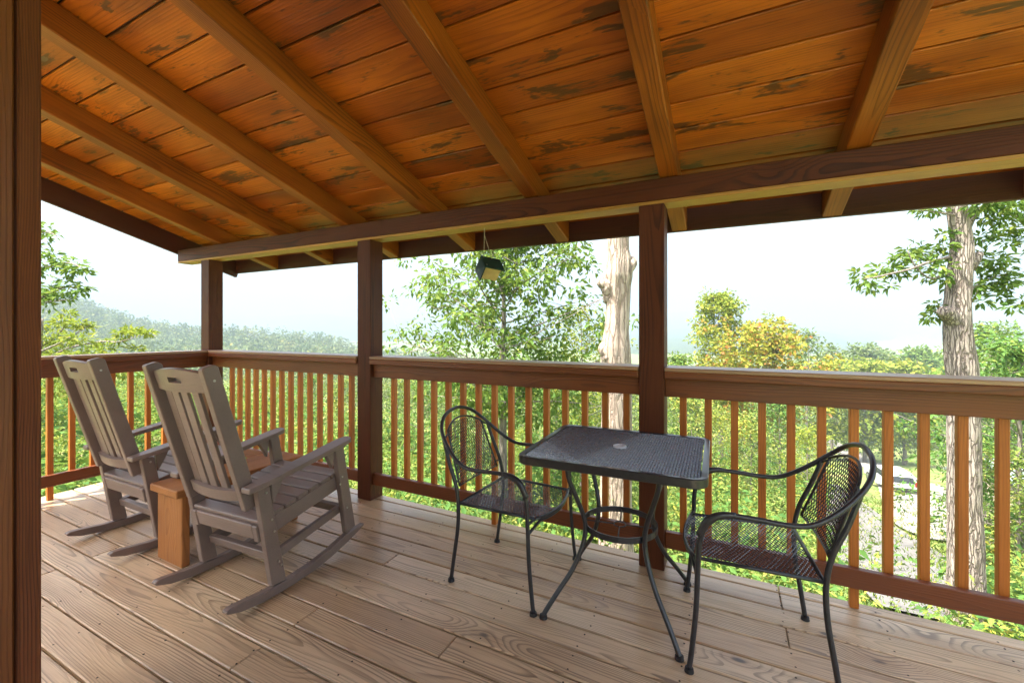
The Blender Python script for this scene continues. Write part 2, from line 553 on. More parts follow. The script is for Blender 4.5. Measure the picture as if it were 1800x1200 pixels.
M['forest'] = leaf_mat('forest_leaves', (0.075, 0.115, 0.045), (0.115, 0.15, 0.052), (0.15, 0.165, 0.06), 0.2, patch=0.05)

# ------------------------------------------------------------------ terrain


def terrain(x, y):
    s = 0.97 * y + 0.1 * x
    z = -1.0 - 40.0 * np.tanh(0.25 * np.maximum(s, -6) / 40.0)
    z = z + 0.35 * np.sin(x * 0.31 + 1.0) * np.sin(y * 0.23) * np.clip((np.hypot(x, y) - 6) / 20, 0, 1)
    return z


def tz(x, y):
    return float(terrain(np.array([float(x)]), np.array([float(y)]))[0])


def grid_mesh(name, X, Y, Z, mat, wrap=False):
    r, c = X.shape
    v = np.stack([X.ravel(), Y.ravel(), Z.ravel()], 1)
    f = []
    for i in range(r - 1):
        for j in range(c if wrap else c - 1):
            j2 = (j + 1) % c
            f.append((i * c + j, (i + 1) * c + j, (i + 1) * c + j2, i * c + j2))
    me = bpy.data.meshes.new(name)
    me.from_pydata(v.tolist(), [], f)
    me.materials.append(mat)
    me.polygons.foreach_set('use_smooth', [True] * len(me.polygons))
    return me


def ground_mat():
    b = NB('hillside_ground')
    tc = b.n('ShaderNodeTexCoord').outputs['Object']
    n1 = b.noise(tc, 0.35, 5.0, 0.6)
    n2 = b.noise(tc, 4.0, 4.0, 0.65)
    c = b.ramp(b.ma('ADD', b.ma('MULTIPLY', n1, 0.65), b.ma('MULTIPLY', n2, 0.35)),
               [(0.36, (0.075, 0.12, 0.035)), (0.48, (0.13, 0.18, 0.05)), (0.56, (0.19, 0.21, 0.07)), (0.66, (0.20, 0.15, 0.09))])
    b.nt.links.new(c, b.p.inputs['Base Color'])
    b.p.inputs['Roughness'].default_value = 0.95
    b.p.inputs['Specular IOR Level'].default_value = 0.1
    b.bump(n2, 0.05)
    return b.m


M['ground'] = ground_mat()
rr = np.concatenate([[0.01], np.geomspace(2, 6000, 90)])
aa = np.linspace(0, 2 * np.pi, 144, endpoint=False)
RR, AA = np.meshgrid(rr, aa, indexing='ij')
GX, GY = RR * np.cos(AA), RR * np.sin(AA)
link('ground', grid_mesh('ground', GX, GY, terrain(GX, GY), M['ground'], True), kind='structure')


def strip(name, pts, wd, mat, lift):
    """a road following the terrain"""
    P = [Vector((p[0], p[1], 0)) for p in pts]
    P, _ = spline(P, [0] * len(P), 10)
    rows = []
    for i, p in enumerate(P):
        t = (P[min(i + 1, len(P) - 1)] - P[max(i - 1, 0)]).normalized()
        n = Vector((-t.y, t.x, 0))
        row = []
        for k in np.linspace(-0.5, 0.5, 5):
            q = p + n * wd * k
            row.append((q.x, q.y, tz(q.x, q.y) + lift))
        rows.append(row)
    a = np.array(rows)
    return link(name, grid_mesh(name, a[:, :, 0], a[:, :, 1], a[:, :, 2], mat), kind='structure')


def ground_pt(px, py):
    """where the view ray at a photograph pixel meets the terrain"""
    lo = None
    for d in np.geomspace(3, 200, 4000):
        q = at(px, py, d)
        if q.z < tz(q.x, q.y):
            return q
    return at(px, py, 60)


M['asphalt'] = plain('grey_asphalt', (0.115, 0.11, 0.105), 0.9, 0, 0.15, 3)
M['gravel'] = plain('pale_gravel', (0.19, 0.175, 0.155), 0.95, 0, 0.2, 6)
road_px = [(1440, 770), (1500, 800), (1570, 838), (1640, 890), (1720, 935), (1830, 975)]
strip('road', [ground_pt(*q)[:2] for q in road_px], 5.5, M['gravel'], 0.10)
drive_px = [(1440, 850), (1490, 905), (1560, 965), (1600, 1010), (1660, 1060), (1740, 1120)]
strip('driveway', [ground_pt(*q)[:2] for q in drive_px], 2.6, M['asphalt'], 0.08)


# far mountains and the near hill, as slopes rising towards a crest
def ridge(name, prof, d, foot_d, mat, back=1.6, wob=0.0, seed=1):
    rng = np.random.RandomState(seed)
    px = np.linspace(prof[0][0], prof[-1][0], 160)
    py = np.interp(px, [p[0] for p in prof], [p[1] for p in prof])
    py = py + wob * (np.sin(px * 0.045 + seed) + 0.6 * np.sin(px * 0.11 + 2 * seed) + 0.4 * rng.randn(160))
    rows = []
    for t in np.linspace(0, 1, 14):
        dd = foot_d + (d - foot_d) * t
        row = []
        for a, c in zip(px, py):
            base = at(a, 578, dd)
            top = at(a, c, d).z
            g = tz(base.x, base.y)
            z = g + (top - g) * (t ** 1.3) - (1.0 if t == 0 else 0)
            row.append((base.x, base.y, z))
        rows.append(row)
    rows.append([(at(a, 578, d * back).x, at(a, 578, d * back).y, -45.0) for a in px])
    A = np.array(rows)
    o = link(name, grid_mesh(name, A[:, :, 0], A[:, :, 1], A[:, :, 2], mat), kind='structure')
    return A


def forest_ground():
    b = NB('wooded_slope')
    tc = b.n('ShaderNodeTexCoord').outputs['Object']
    n1 = b.noise(tc, 0.05, 6.0, 0.7)
    c = b.ramp(n1, [(0.35, (0.030, 0.050, 0.022)), (0.65, (0.065, 0.085, 0.032))])
    b.nt.links.new(c, b.p.inputs['Base Color'])
    b.p.inputs['Roughness'].default_value = 1.0
    b.p.inputs['Specular IOR Level'].default_value = 0.0
    b.bump(n1, 6.0)
    return b.m


M['wooded'] = forest_ground()
hillA = ridge('wooded_hill', [(-300, 480), (60, 520), (130, 535), (200, 560), (260, 578), (350, 590), (460, 594), (560, 602), (640, 622), (760, 640), (900, 645)],
              420, 190, M['wooded'], seed=3)
ridge('distant_mountain', [(-200, 540), (80, 522), (200, 514), (300, 536), (420, 556), (560, 552), (700, 560), (860, 556), (1000, 566), (1190, 547), (1260, 549),
                           (1330, 562), (1420, 572), (1500, 577), (1640, 596), (1900, 600), (2100, 590)], 3400, 1500, M['wooded'], seed=5, wob=1.2)
ridge('middle_mountain', [(760, 600), (1000, 596), (1180, 580), (1290, 566), (1345, 562), (1420, 578), (1500, 592), (1600, 600), (1720, 612), (1900, 608), (2100, 600)],
      1900, 700, M['wooded'], seed=9, wob=0.8)

# ------------------------------------------------------------------ porch dimensions
YR = 2.55                 # house-side face of the front posts
P1, P2, P3 = -4.755, -2.545, -0.328     # right-hand face of each post
PS = 0.14
ZC = 1.146                # top of the cap rail
X_END = 1.75               # the porch goes on out of the picture to the right
BEAM_B, BEAM_H = 2.071, 0.142
SLOPE = 0.30
ANG = math.atan(SLOPE)


def raf_z(y):             # underside of the rafters
    return 2.228 - SLOPE * (y - YR)


RAF_H = 0.142


def ceil_z(y):
    return raf_z(y) + RAF_H / math.cos(ANG)


# ---- deck
rng = random.Random(5)
deck = link('deck_floor', None, None, kind='structure')
edges = [2.326 + 0.1433 * k for k in range(-24, 3)] + [2.695]
left_x = -5.0
joint_x = 0.23
screws = MB()
joists = [joint_x + 0.405 * k for k in range(-13, 4)]
for i in range(len(edges) - 1):
    y0, y1 = edges[i], edges[i + 1]
    cuts = [left_x]
    row = len(edges) - 2 - i
    fixed = {1: [joint_x - 3 * 0.405 * 3, joint_x], 0: [joint_x], 3: [joint_x - 7 * 0.405, joint_x], 2: [joint_x - 10 * 0.405],
             8: [joint_x - 3 * 0.405 - 0.1], 5: [joint_x - 5 * 0.405], 10: [joint_x - 9 * 0.405]}
    if row in fixed:
        cuts += sorted(fixed[row])
    else:
        cuts += [rng.choice(joists[3:16])]
    cuts.append(X_END)
    for a, c in zip(cuts[:-1], cuts[1:]):
        L = c - a - 0.003
        yy0, yy1 = y0 + 0.0048, y1 - 0.0048
        board('plank', M['deck'], L, yy1 - yy0, 0.036, ((a + c) / 2, (yy0 + yy1) / 2, -0.018 + rng.uniform(-0.0012, 0.0006)), parent=deck, bev=0.004)
    for jx in joists:
        for q in (0.22, 0.78):
            if rng.random() < 0.9:
                screws.disc((jx + rng.uniform(-0.012, 0.012), y0 + (y1 - y0) * q + rng.uniform(-0.006, 0.006), -0.002), 0.0042, 0.0025, 6)
screws.build('screw_head', M['dark_screw'], deck, kind='stuff')
for jx in joists:
    board('joist', M['rafter'], 4.0, 0.04, 0.18, (jx, 0.62, -0.135), (0, 0, R(90)), deck)
board('rim_joist', M['fascia'], X_END - left_x, 0.038, 0.20, ((X_END + left_x) / 2, 2.668, -0.14), parent=deck)

# ---- posts
def post(x, label, z0=0.0):
    t = thing('porch_post', label, 'post', (x - PS / 2, YR + PS / 2, z0), 0, 'posts carrying the porch beam')
    h = BEAM_B - z0
    board('shaft', M['post'], h, PS, PS, (0, 0, h / 2), (0, R(-90), 0), t, 0.004)
    m = MB()
    for z in (0.12, 0.5, 1.3) if z0 == 0 else (0.3,):
        m.add([(0.04, -PS / 2 - 0.0015, z), (0.05, -PS / 2 - 0.0015, z - 0.01), (0.05, -PS / 2 - 0.0015, z + 0.01)], [(0, 1, 2)])
    return t


post(P1, 'dark stained corner post where the two railings meet')
post(P2, 'stained porch post standing right behind the nearer rocking chair')
post(P3, 'dark stained porch post right behind the black bistro table')

# ---- beam
bx_ = (X_END - 5.337) / 2
beam = thing('porch_beam', 'long dark stained beam with underside tinted as lit resting on the three porch posts', 'beam', (bx_, YR + PS / 2, BEAM_B))
board('beam_timber', M['post'], X_END + 5.337, PS, BEAM_H - 0.02, (0, 0, 0.02 + (BEAM_H - 0.02) / 2), parent=beam, bev=0.004)
board('beam_lit_underside', M['lit_underside'], X_END + 5.333, PS - 0.003, 0.0185, (0, 0, 0.0098), parent=beam, bev=0.002)  # added strip, its golden tone painted in for light from below

# ---- roof
roof = thing('porch_roof', 'sloping porch roof of amber pine boards on heavy rafters', 'roof', (0, 0, 0))
Y_EAVE, Y_BACK = 3.18, -1.0
raf_x = [0.55, -0.309, -1.16, -2.01, -2.86, -3.74, -4.62]
ym = (Y_EAVE + Y_BACK) / 2
rl = (Y_EAVE - Y_BACK) / math.cos(ANG)
off = RAF_H / 2
for x in raf_x + [1.41]:
    c = Vector((x, ym, raf_z(ym))) + Vector((0, math.sin(ANG), math.cos(ANG))) * off
    rot = (Matrix.Rotation(-ANG, 4, 'X') @ Matrix.Rotation(R(90), 4, 'Z')).to_euler()
    board('rafter', M['rafter'], rl, 0.098, RAF_H, c, rot, roof, 0.005)
c = Vector((-5.375, ym, raf_z(ym))) + Vector((0, math.sin(ANG), math.cos(ANG))) * (off - 0.02)
board('barge_board', M['fascia'], rl + 0.05, 0.04, RAF_H + 0.05, c, rot, roof, 0.004)
board('fascia_board', M['fascia'], X_END + 5.40, 0.038, 0.19, ((X_END - 5.40) / 2, Y_EAVE + 0.02, raf_z(Y_EAVE) + 0.093), parent=roof, bev=0.004)
pitch = 0.1745
ys = [1.728 + pitch * k for k in range(-22, 9)]
ys = [y for y in ys if y > Y_BACK - 0.1] + []
TB = 0.022
for i, y0 in enumerate(ys):
    y1 = y0 + pitch
    if y1 > Y_EAVE + 0.14:
        break
    yc = (y0 + y1) / 2
    cuts = [-5.35] + sorted(rng.sample(raf_x[1:6], 1 if rng.random() < 0.7 else 2)) + [X_END]
    for a, b_ in zip(cuts[:-1], cuts[1:]):
        pos = Vector(((a + b_) / 2, yc, ceil_z(yc) + rng.uniform(0, 0.002))) + Vector((0, math.sin(ANG), math.cos(ANG))) * (TB / 2)
        board('ceiling_board', M['ceil'], b_ - a - 0.002, pitch / math.cos(ANG) - 0.0095, TB, pos, (-ANG, 0, 0), roof, 0.004)
pos = Vector(((X_END - 5.45) / 2, ym + 0.03, ceil_z(ym + 0.03))) + Vector((0, math.sin(ANG), math.cos(ANG))) * (TB + 0.02)
board('roof_covering', M['shingle'], X_END + 5.5, rl + 0.16, 0.03, pos, (-ANG, 0, 0), roof, 0.003)


# ---- railings
def railing(label, origin, rotz, x0, x1, bal, long_i, ext_cap=(0, 0)):
    """local x along the run, local y towards outside, y=0 on the post faces"""
    t = thing('porch_railing', label, 'railing', origin, rotz, 'railing sections round the porch')
    L = x1 - x0
    xc = (x0 + x1) / 2
    ca, cb = x0 - ext_cap[0], x1 + ext_cap[1]
    board('cap_board', M['cap'], cb - ca - 0.004, 0.20, 0.022, ((ca + cb) / 2, 0.085, ZC - 0.011), parent=t, bev=0.004)
    board('cap_support', M['rail'], cb - ca - 0.004, 0.15, 0.040, ((ca + cb) / 2, 0.061, ZC - 0.0425), parent=t, bev=0.004)
    board('top_rail', M['rail'], L, 0.038, 0.105, (xc, 0.055, ZC - 0.0632 - 0.0525), parent=t, bev=0.003)
    board('bottom_rail', M['rail'], L, 0.038, 0.092, (xc, 0.048, 0.165), parent=t, bev=0.004)
    for i, bx in enumerate(bal):
        zt = ZC - 0.072
        zb = 0.001 if i in long_i else 0.121
        board('baluster', M['baluster'], zt - zb, 0.036, 0.036, (bx, 0.094, (zt + zb) / 2), (0, R(-90), 0), t, 0.002)
    return t


railing('front railing section right of the bistro table with the black chair before it', (0, YR, 0), 0, P3, X_END,
        [-0.236 + 0.1302 * k for k in range(15)], (6,))
railing('front railing section between the two front posts behind the left black chair', (0, YR, 0), 0, P2, P3 - PS,
        [-2.383 + 0.1305 * k for k in range(15)], (7,))
railing('front railing section between the corner post and the rocking chair post', (0, YR, 0), 0, P1, P2 - PS,
        [-4.517 + 0.1285 * k for k in range(14)], (6,))
# the side run: local x points to -Y so that local y points to -X
railing('side railing behind the two rocking chairs on the left edge of the deck', (P1, 0, 0), R(90), -1.6, YR,
        [1.424 + 0.1300 * k for k in range(-22, 8)], (22, 8), (0, 0.0))

# ---- house corner at the left
house = thing('house_wall', 'dark brown house corner with a rough trim board at the left edge', 'wall', (0, 0, 0))
HX, HY = -2.1, 0.596
# unseen short wall behind the viewpoint, sized for the light, boarded like the corner
for k in range(7):
    board('siding_board', M['siding'], 3.35, 0.27, 0.03, (HX + 0.19 + 0.276 * k, -0.93, 1.69), (0, R(-90), R(90)), house, 0.005)
for k in range(9):
    board('siding_board', M['siding'], 2.92, 0.146, 0.025 + rng.uniform(0, 0.003), (HX - 0.016, HY - 0.059 - 0.075 - 0.151 * k, 1.47), (0, R(-90), 0), house, 0.005)
board('corner_trim', M['rough_post'], 2.93, 0.056, 0.06, (HX - 0.025, HY - 0.028, 1.47), (0, R(-90), 0), house, 0.004)
board('wall_core', M['siding'], 1.35, 0.09, 2.9, (HX - 0.08, HY - 0.74, 1.46), (0, 0, R(90)), house, 0)


# ------------------------------------------------------------------ rocking chairs
def rocking_chair(loc, rz, label):
    t = thing('rocking_chair', label, 'rocking chair', loc, rz, 'brown slatted rocking chairs on the deck')
    PM = M['poly']
    bot = [(-0.425, 0.050), (-0.36, 0.024), (-0.25, 0.006), (-0.10, 0.0), (0.05, 0.006), (0.18, 0.024), (0.31, 0.055), (0.44, 0.098)]
    top = [(0.452, 0.112), (0.30, 0.108), (0.17, 0.074), (0.05, 0.054), (-0.10, 0.047), (-0.25, 0.054), (-0.36, 0.068), (-0.415, 0.072), (-0.432, 0.064)]
    for sx in (-1, 1):
        x0, x1 = (0.262, 0.300) if sx > 0 else (-0.300, -0.262)
        m = MB()
        m.prism(bot + top, x0, x1)
        m.build('runner', PM, t, bev=0.004)
        m = MB()
        m.prism([(-0.20, 0.058), (-0.120, 0.052), (-0.215, 0.570), (-0.283, 0.580)], x0 - 0.001 * sx, x1 - 0.001 * sx)
        m.build('leg', PM, t, bev=0.004)
        m = MB()
        m.prism([(0.297, 0.110), (0.372, 0.128), (0.272, 0.665), (0.210, 0.655)], x0 - 0.001 * sx, x1 - 0.001 * sx)
        m.build('leg', PM, t, bev=0.004)
        xi, xo = (0.224, 0.260) if sx > 0 else (-0.260, -0.224)
        m = MB()
        m.prism([(-0.245, 0.290), (0.30, 0.395), (0.283, 0.480), (-0.262, 0.377)], xi, xo)
        m.build('seat_rail', PM, t, bev=0.004)
        m = MB()
        m.prism([(-0.15, 0.155), (0.30, 0.238), (0.292, 0.282), (-0.158, 0.203)], xi + 0.004 * sx, xo - 0.004 * sx)
        m.build('stretcher', PM, t, bev=0.003)
        # arm: a plank, rounded at the front
        a0, a1 = 0.243, 0.338
        pr = []
        aw = 0.0475
        for k in range(9):
            an = math.pi / 2 * k / 8
            pr.append((aw + (aw) * 0 + 0, 0))
        m = MB()
        sl_ = (0.696 - 0.593) / 0.654
        out = [(-0.335, a0 + 0.012), (-0.335, a1 - 0.02), (-0.25, a1 - 0.006), (0.0, a1), (0.25, a1), (0.305, a1 - 0.010), (0.325, a1 - 0.034),
               (0.325, a0 + 0.034), (0.305, a0 + 0.010), (0.25, a0), (-0.2, a0)]
        n = len(out)
        zt = lambda y: 0.597 + sl_ * (y + 0.331)
        vs = [(sx * x, y, zt(y)) for y, x in out] + [(sx * x, y, zt(y) - 0.026) for y, x in out]
        m.add(vs, [tuple(range(n)), tuple(reversed(range(n, 2 * n)))] + [(i, n + i, n + (i + 1) % n, (i + 1) % n) for i in range(n)])
        m.build('arm', PM, t, bev=0.004)
        for ya, s_ in ((-0.205, 1), (0.205, -1)):
            m = MB()
            zt_ = zt(ya) - 0.027
            m.prism([(ya, zt_), (ya + 0.075 * s_, zt(ya + 0.075 * s_) - 0.027), (ya + 0.055 * s_, zt_ - 0.035), (ya + 0.012 * s_, zt_ - 0.115)], x0 + 0.004, x1 - 0.004)
            m.build('arm_bracket', PM, t, bev=0.003)
    # cross pieces
    m = MB()
    m.prism([(-0.243, 0.300), (-0.215, 0.306), (-0.232, 0.384), (-0.260, 0.378)], -0.223, 0.223)
    m.build('rear_seat_rail', PM, t, bev=0.004)
    m = MB()
    m.prism([(-0.160, 0.150), (-0.128, 0.156), (-0.138, 0.202), (-0.170, 0.196)], -0.262, 0.262)
    m.build('stretcher', PM, t, bev=0.003)
    m = MB()
    m.prism([(0.290, 0.232), (0.322, 0.238), (0.314, 0.282), (0.282, 0.276)], -0.262, 0.262)
    m.build('stretcher', PM, t, bev=0.003)
    # seat slats
    ang = math.atan2(0.480 - 0.377, 0.545)
    for k in range(7):
        u = -0.225 + 0.0775 * k
        yy = u + 0.01
        zz = 0.377 + (yy + 0.262) * math.tan(ang) + 0.012
        board('seat_slat', PM, 0.522, 0.070, 0.022, (0, yy, zz), (ang, 0, 0), t, 0.005)
    # back, in its own leaning frame
    lean = R(15.9)
    Mt = Matrix.Translation((0, -0.262, 0.470)) @ Matrix.Rotation(lean, 4, 'X')

    def bput(m, name, bev=0.003):
        m.v = [tuple(Mt @ Vector(p)) for p in m.v]
        return m.build(name, PM, t, bev=bev)

    for sx in (-1, 1):
        m = MB()
        x0, x1 = (0.203, 0.240) if sx > 0 else (-0.240, -0.203)
        m.prism([(-0.036, 0.0), (0.036, 0.0), (0.036, 0.735), (0.020, 0.752), (-0.030, 0.752), (-0.036, 0.745)], x0, x1)
        bput(m, 'back_post', 0.004)

    def bow(x):
        return -0.026 * (1 - (x / 0.203) ** 2)

    def curved(xs, f0, f1, y_off, th, m):
        n = len(xs)
        vs = []
        for x in xs:
            yb = bow(x) + y_off
            vs += [(x, yb, f0(x)), (x, yb, f1(x)), (x, yb + th, f1(x)), (x, yb + th, f0(x))]
        fs = [(0, 1, 2, 3), tuple(4 * (n - 1) + k for k in (3, 2, 1, 0))]
        for i in range(n - 1):
            a, c_ = 4 * i, 4 * (i + 1)
            for k in range(4):
                fs.append((a + k, a + (k + 1) % 4, c_ + (k + 1) % 4, c_ + k))
        m.add(vs, fs)

    tp = lambda x: 0.712 + 0.030 * (1 - (x / 0.203) ** 2)
    bt = lambda x: 0.622 + 0.004 * (1 - (x / 0.203) ** 2)
    lin = lambda a, c_, n: [a + (c_ - a) * i / (n - 1) for i in range(n)]
    m = MB()
    y_o = -0.012
    curved(lin(-0.2025, -0.050, 7), bt, tp, y_o, 0.022, m)
    curved(lin(0.050, 0.2025, 7), bt, tp, y_o, 0.022, m)
    curved(lin(-0.050, 0.050, 5), bt, lambda x: 0.672, y_o, 0.022, m)
    curved(lin(-0.050, 0.050, 5), lambda x: 0.700, tp, y_o, 0.022, m)
    bput(m, 'head_rail', 0)
    m = MB()
    curved(lin(-0.2025, 0.2025, 13), lambda x: 0.040 + 0 * x, lambda x: 0.098, y_o, 0.022, m)
    bput(m, 'lower_back_rail', 0)
    for k in range(5):
        xc = -0.158 + 0.079 * k
        m = MB()
        hw = 0.0265
        y0 = bow(xc) + y_o + 0.0235
        m.prism([(y0, 0.05), (y0 + 0.016, 0.05), (y0 + 0.016, 0.70), (y0, 0.70)], xc - hw, xc + hw)
        bput(m, 'back_slat', 0.002)
    # screw caps
    m = MB()
    for sx in (-1, 1):
        for y_, z_ in ((-0.235, 0.545), (-0.205, 0.40), (-0.19, 0.335), (-0.165, 0.17), (0.262, 0.47), (0.30, 0.27), (0.245, 0.43), (-0.15, 0.145)):
            m.tube([(sx * 0.2985, y_, z_), (sx * 0.3025, y_, z_)], 0.006, 8)
        q = Mt @ Vector((sx * 0.24, 0.0, 0.68))
        m.tube([(sx * 0.2385, q.y, q.z), (sx * 0.2425, q.y, q.z)], 0.006, 8)
    m.build('screw_cap', M['screw'], t, kind='stuff')
    return t


rc = rocking_chair((-2.38, 1.595, 0), R(2.93), 'brown slatted rocking chair nearer the camera and the middle post')
copy_tree(rc, (-3.491, 1.610, 0), R(0.5), 'brown slatted rocking chair farther left beside the side railing', 'brown slatted rocking chairs on the deck')

# ---- side table between the rockers
t = thing('side_table', 'low orange pine plank table between the two rocking chairs', 'side table', (-2.915, 1.72, 0), R(-1))
board('table_top', M['table_wood'], 0.80, 0.30, 0.044, (0, 0, 0.428), (0, 0, R(90)), t, 0.006)
for y in (-0.345, 0.345):
    board('end_panel', M['table_wood'], 0.405, 0.27, 0.044, (0, y, 0.2028), (0, R(-90), R(90)), t, 0.005)
board('table_stretcher', M['table_wood'], 0.64, 0.09, 0.038, (0, 0, 0.34), (R(90), 0, R(90)), t, 0.004)
m = MB()
m.box((0, 0, 0.012), (0.05, 0.05, 0.024))
m.box((0, 0, 0.027), (0.040, 0.040, 0.006))
tag(m.build('small_box', M['dark_box'], loc=(-3.03, 1.46, 0.4502), bev=0.002), 'small dark grey box on the near end of the pine side table', 'box')


# ------------------------------------------------------------------ bistro set
def mesh_strands(mb, P, u0, u1, v0, v1, du, dv, inside, wd=0.0026, nrm=(0, 0, 1)):
    """expanded metal: a lattice of diamonds, P(u,v)->point"""
    nu, nv = int((u1 - u0) / du), int((v1 - v0) / dv)
    nrm = Vector(nrm)
    for i in range(nu):
        for j in range(nv + 1):
            if (i + j) % 2:
                continue
            for s in (-1, 1):
                a = (u0 + i * du, v0 + j * dv)
                c_ = (u0 + (i + 1) * du, v0 + (j + s) * dv)
                if not (inside(*a) and inside(*c_)):
                    continue
                p, q = Vector(P(*a)), Vector(P(*c_))
                d = (q - p).normalized()
                sd_ = d.cross(nrm).normalized() * (wd / 2)
                up = nrm * (wd / 2)
                mb.add([p - sd_ - up * 0.6, p + sd_ + up * 0.6, q + sd_ + up * 0.6, q - sd_ - up * 0.6], [(0, 1, 2, 3)])
                mb.add([p - sd_ * 0.5 + up, p + sd_ * 0.5 - up, q + sd_ * 0.5 - up, q - sd_ * 0.5 + up], [(0, 1, 2, 3)])


def iron_chair(loc, rz, label):
    t = thing('iron_armchair', label, 'chair', loc, rz, 'black iron mesh armchairs at the bistro table')
    tr = 0.0105
    half = [(0.257, 0.284, 0.012), (0.246, 0.283, 0.10), (0.232, 0.282, 0.25), (0.225, 0.282, 0.42), (0.218, 0.284, 0.53), (0.185, 0.286, 0.605), (0.120, 0.287, 0.642),
            (0.02, 0.287, 0.643), (-0.08, 0.286, 0.637), (-0.155, 0.280, 0.645), (-0.228, 0.266, 0.685), (-0.300, 0.240, 0.745),
            (-0.358, 0.198, 0.808), (-0.392, 0.120, 0.862)]
    path = half + [(-0.402, 0.0, 0.886)] + [(x, -y, z) for x, y, z in reversed(half)]
    m = MB()
    m.tube(path, tr, 8, smooth=5)
    m.build('arm_hoop', M['iron'], t, smooth=True)
    for s in (-1, 1):
        m = MB()
        m.tube([(-0.257, s * 0.243, 0.012), (-0.238, s * 0.242, 0.14), (-0.216, s * 0.240, 0.29), (-0.212, s * 0.240, 0.42), (-0.232, s * 0.239, 0.53),
                (-0.278, s * 0.236, 0.64), (-0.322, s * 0.226, 0.765)], tr, 8, smooth=5)
        m.build('rear_leg', M['iron'], t, smooth=True)
        m = MB()
        m.disc((0.257, s * 0.284, 0), 0.0185, 0.016, 12, 0.016)
        m.build('foot_cap', M['rubber'], t)
        m = MB()
        m.disc((-0.257, s * 0.243, 0), 0.0185, 0.016, 12, 0.016)
        m.build('foot_cap', M['rubber'], t)
        m = MB()   # flattened hand rest at the front of the arm
        m.tube([(0.222, s * 0.285, 0.55), (0.190, s * 0.287, 0.611), (0.145, s * 0.288, 0.639), (0.09, s * 0.288, 0.648)], [0.011, 0.0155, 0.0155, 0.011], 8, smooth=4)
        m.build('arm_pad', M['iron'], t, smooth=True)
    # seat frame
    fz = 0.428
    front = [(0.235 + 0.036 * (1 - (y / 0.222) ** 2), y, fz - 0.012 * (1 - (y / 0.222) ** 2)) for y in np.linspace(-0.222, 0.222, 11)]
    m = MB()
    m.tube([(-0.205, -0.238, fz)] + front[:1], 0.008, 6)
    m.tube([(-0.205, 0.238, fz)] + front[-1:], 0.008, 6)
    m.tube(front, 0.009, 6)
    m.tube([(-0.205, -0.238, fz), (-0.205, 0.238, fz)], 0.008, 6)
    m.tube([(0.225, -0.280, fz - 0.055)] + [(p[0] - 0.004, p[1], p[2] - 0.016) for p in front[1:-1]] + [(0.225, 0.280, fz - 0.055)], 0.0075, 6, smooth=3)
    for s in (-1, 1):
        m.tube([(0.225, s * 0.283, fz - 0.005), (0.235, s * 0.222, fz)], 0.007, 6)
        m.tube([(-0.212, s * 0.24, fz), (-0.205, s * 0.23, fz)], 0.007, 6)
    m.build('seat_frame', M['iron'], t, smooth=True)
    m = MB()

    def ins(u, v):
        hw = 0.238 - (u + 0.205) / 0.44 * 0.016
        return -0.203 < u < 0.235 + 0.036 * (1 - (v / 0.222) ** 2) and abs(v) < hw

    dip = lambda u, v: (u, v, fz + 0.004 - 0.010 * (1 - (v / 0.24) ** 2) * (1 - ((u) / 0.24) ** 2) - 0.010 * max(0, (u - 0.2) / 0.07) ** 2)
    mesh_strands(m, dip, -0.20, 0.272, -0.236, 0.236, 0.0078, 0.0155, ins, 0.0028)
    m.build('seat_mesh', M['mesh'], t)
    # back panel
    Q = Matrix.Translation((-0.235, 0, 0.505))
    dirv = Vector((-0.108, 0, 0.33)).normalized()

    def bp(u, v):      # u up the back, v across; slight hollow
        p = Vector((-0.232, 0, 0.505)) + dirv * u
        return (p.x - 0.035 * (1 - (v / 0.2) ** 2) * min(1, u / 0.1 + 0.3), v, p.z)

    topf = lambda v: 0.295 + 0.052 * (1 - (v / 0.175) ** 2)
    hwf = lambda u: 0.200 - 0.030 * min(1, u / 0.3)
    m = MB()
    edge_t = [bp(topf(v), v) for v in np.linspace(-0.170, 0.170, 11)]
    m.tube(edge_t, 0.006, 6)
    m.tube([bp(0.0, v) for v in np.linspace(-0.200, 0.200, 9)], 0.005, 6)
    for s in (-1, 1):
        m.tube([bp(u, s * hwf(u)) for u in np.linspace(0.0, 0.298, 7)], 0.006, 6)
        m.tube([bp(0.03, s * hwf(0.03)), (-0.232, s * 0.239, 0.53)], 0.005, 6)
        m.tube([bp(0.285, s * hwf(0.285)), (-0.318, s * 0.226, 0.752)], 0.005, 6)
    m.build('back_frame', M['iron'], t, smooth=True)
    m = MB()
    mesh_strands(m, lambda u, v: bp(u, v), 0.002, 0.35, -0.2, 0.2, 0.0165, 0.0085,
                 lambda u, v: 0 <= u and u < topf(v) and abs(v) < hwf(u), 0.0028, (1, 0, 0.25))
    m.build('back_mesh', M['mesh'], t)
    return t


ic = iron_chair((-1.083, 2.175, 0), R(-2), 'black iron mesh armchair left of the table facing right')
copy_tree(ic, (0.085, 2.158, 0), R(180 + 5.5), 'black iron mesh armchair right of the table facing left', 'black iron mesh armchairs at the bistro table')

t = thing('bistro_table', 'square black mesh bistro table with curved legs and ring', 'table', (-0.493, 2.18, 0), R(1.5))
tx, ty, tz_ = 0.410, 0.372, 0.775


def rrect(hx, hy, r, n=12):
    o = []
    for cx, cy_, a0 in ((hx - r, hy - r, 0), (-hx + r, hy - r, 90), (-hx + r, -hy + r, 180), (hx - r, -hy + r, 270)):
        for k in range(n + 1):
            a = R(a0 + 90 * k / n)
            o.append((cx + r * math.cos(a), cy_ + r * math.sin(a)))
    return o


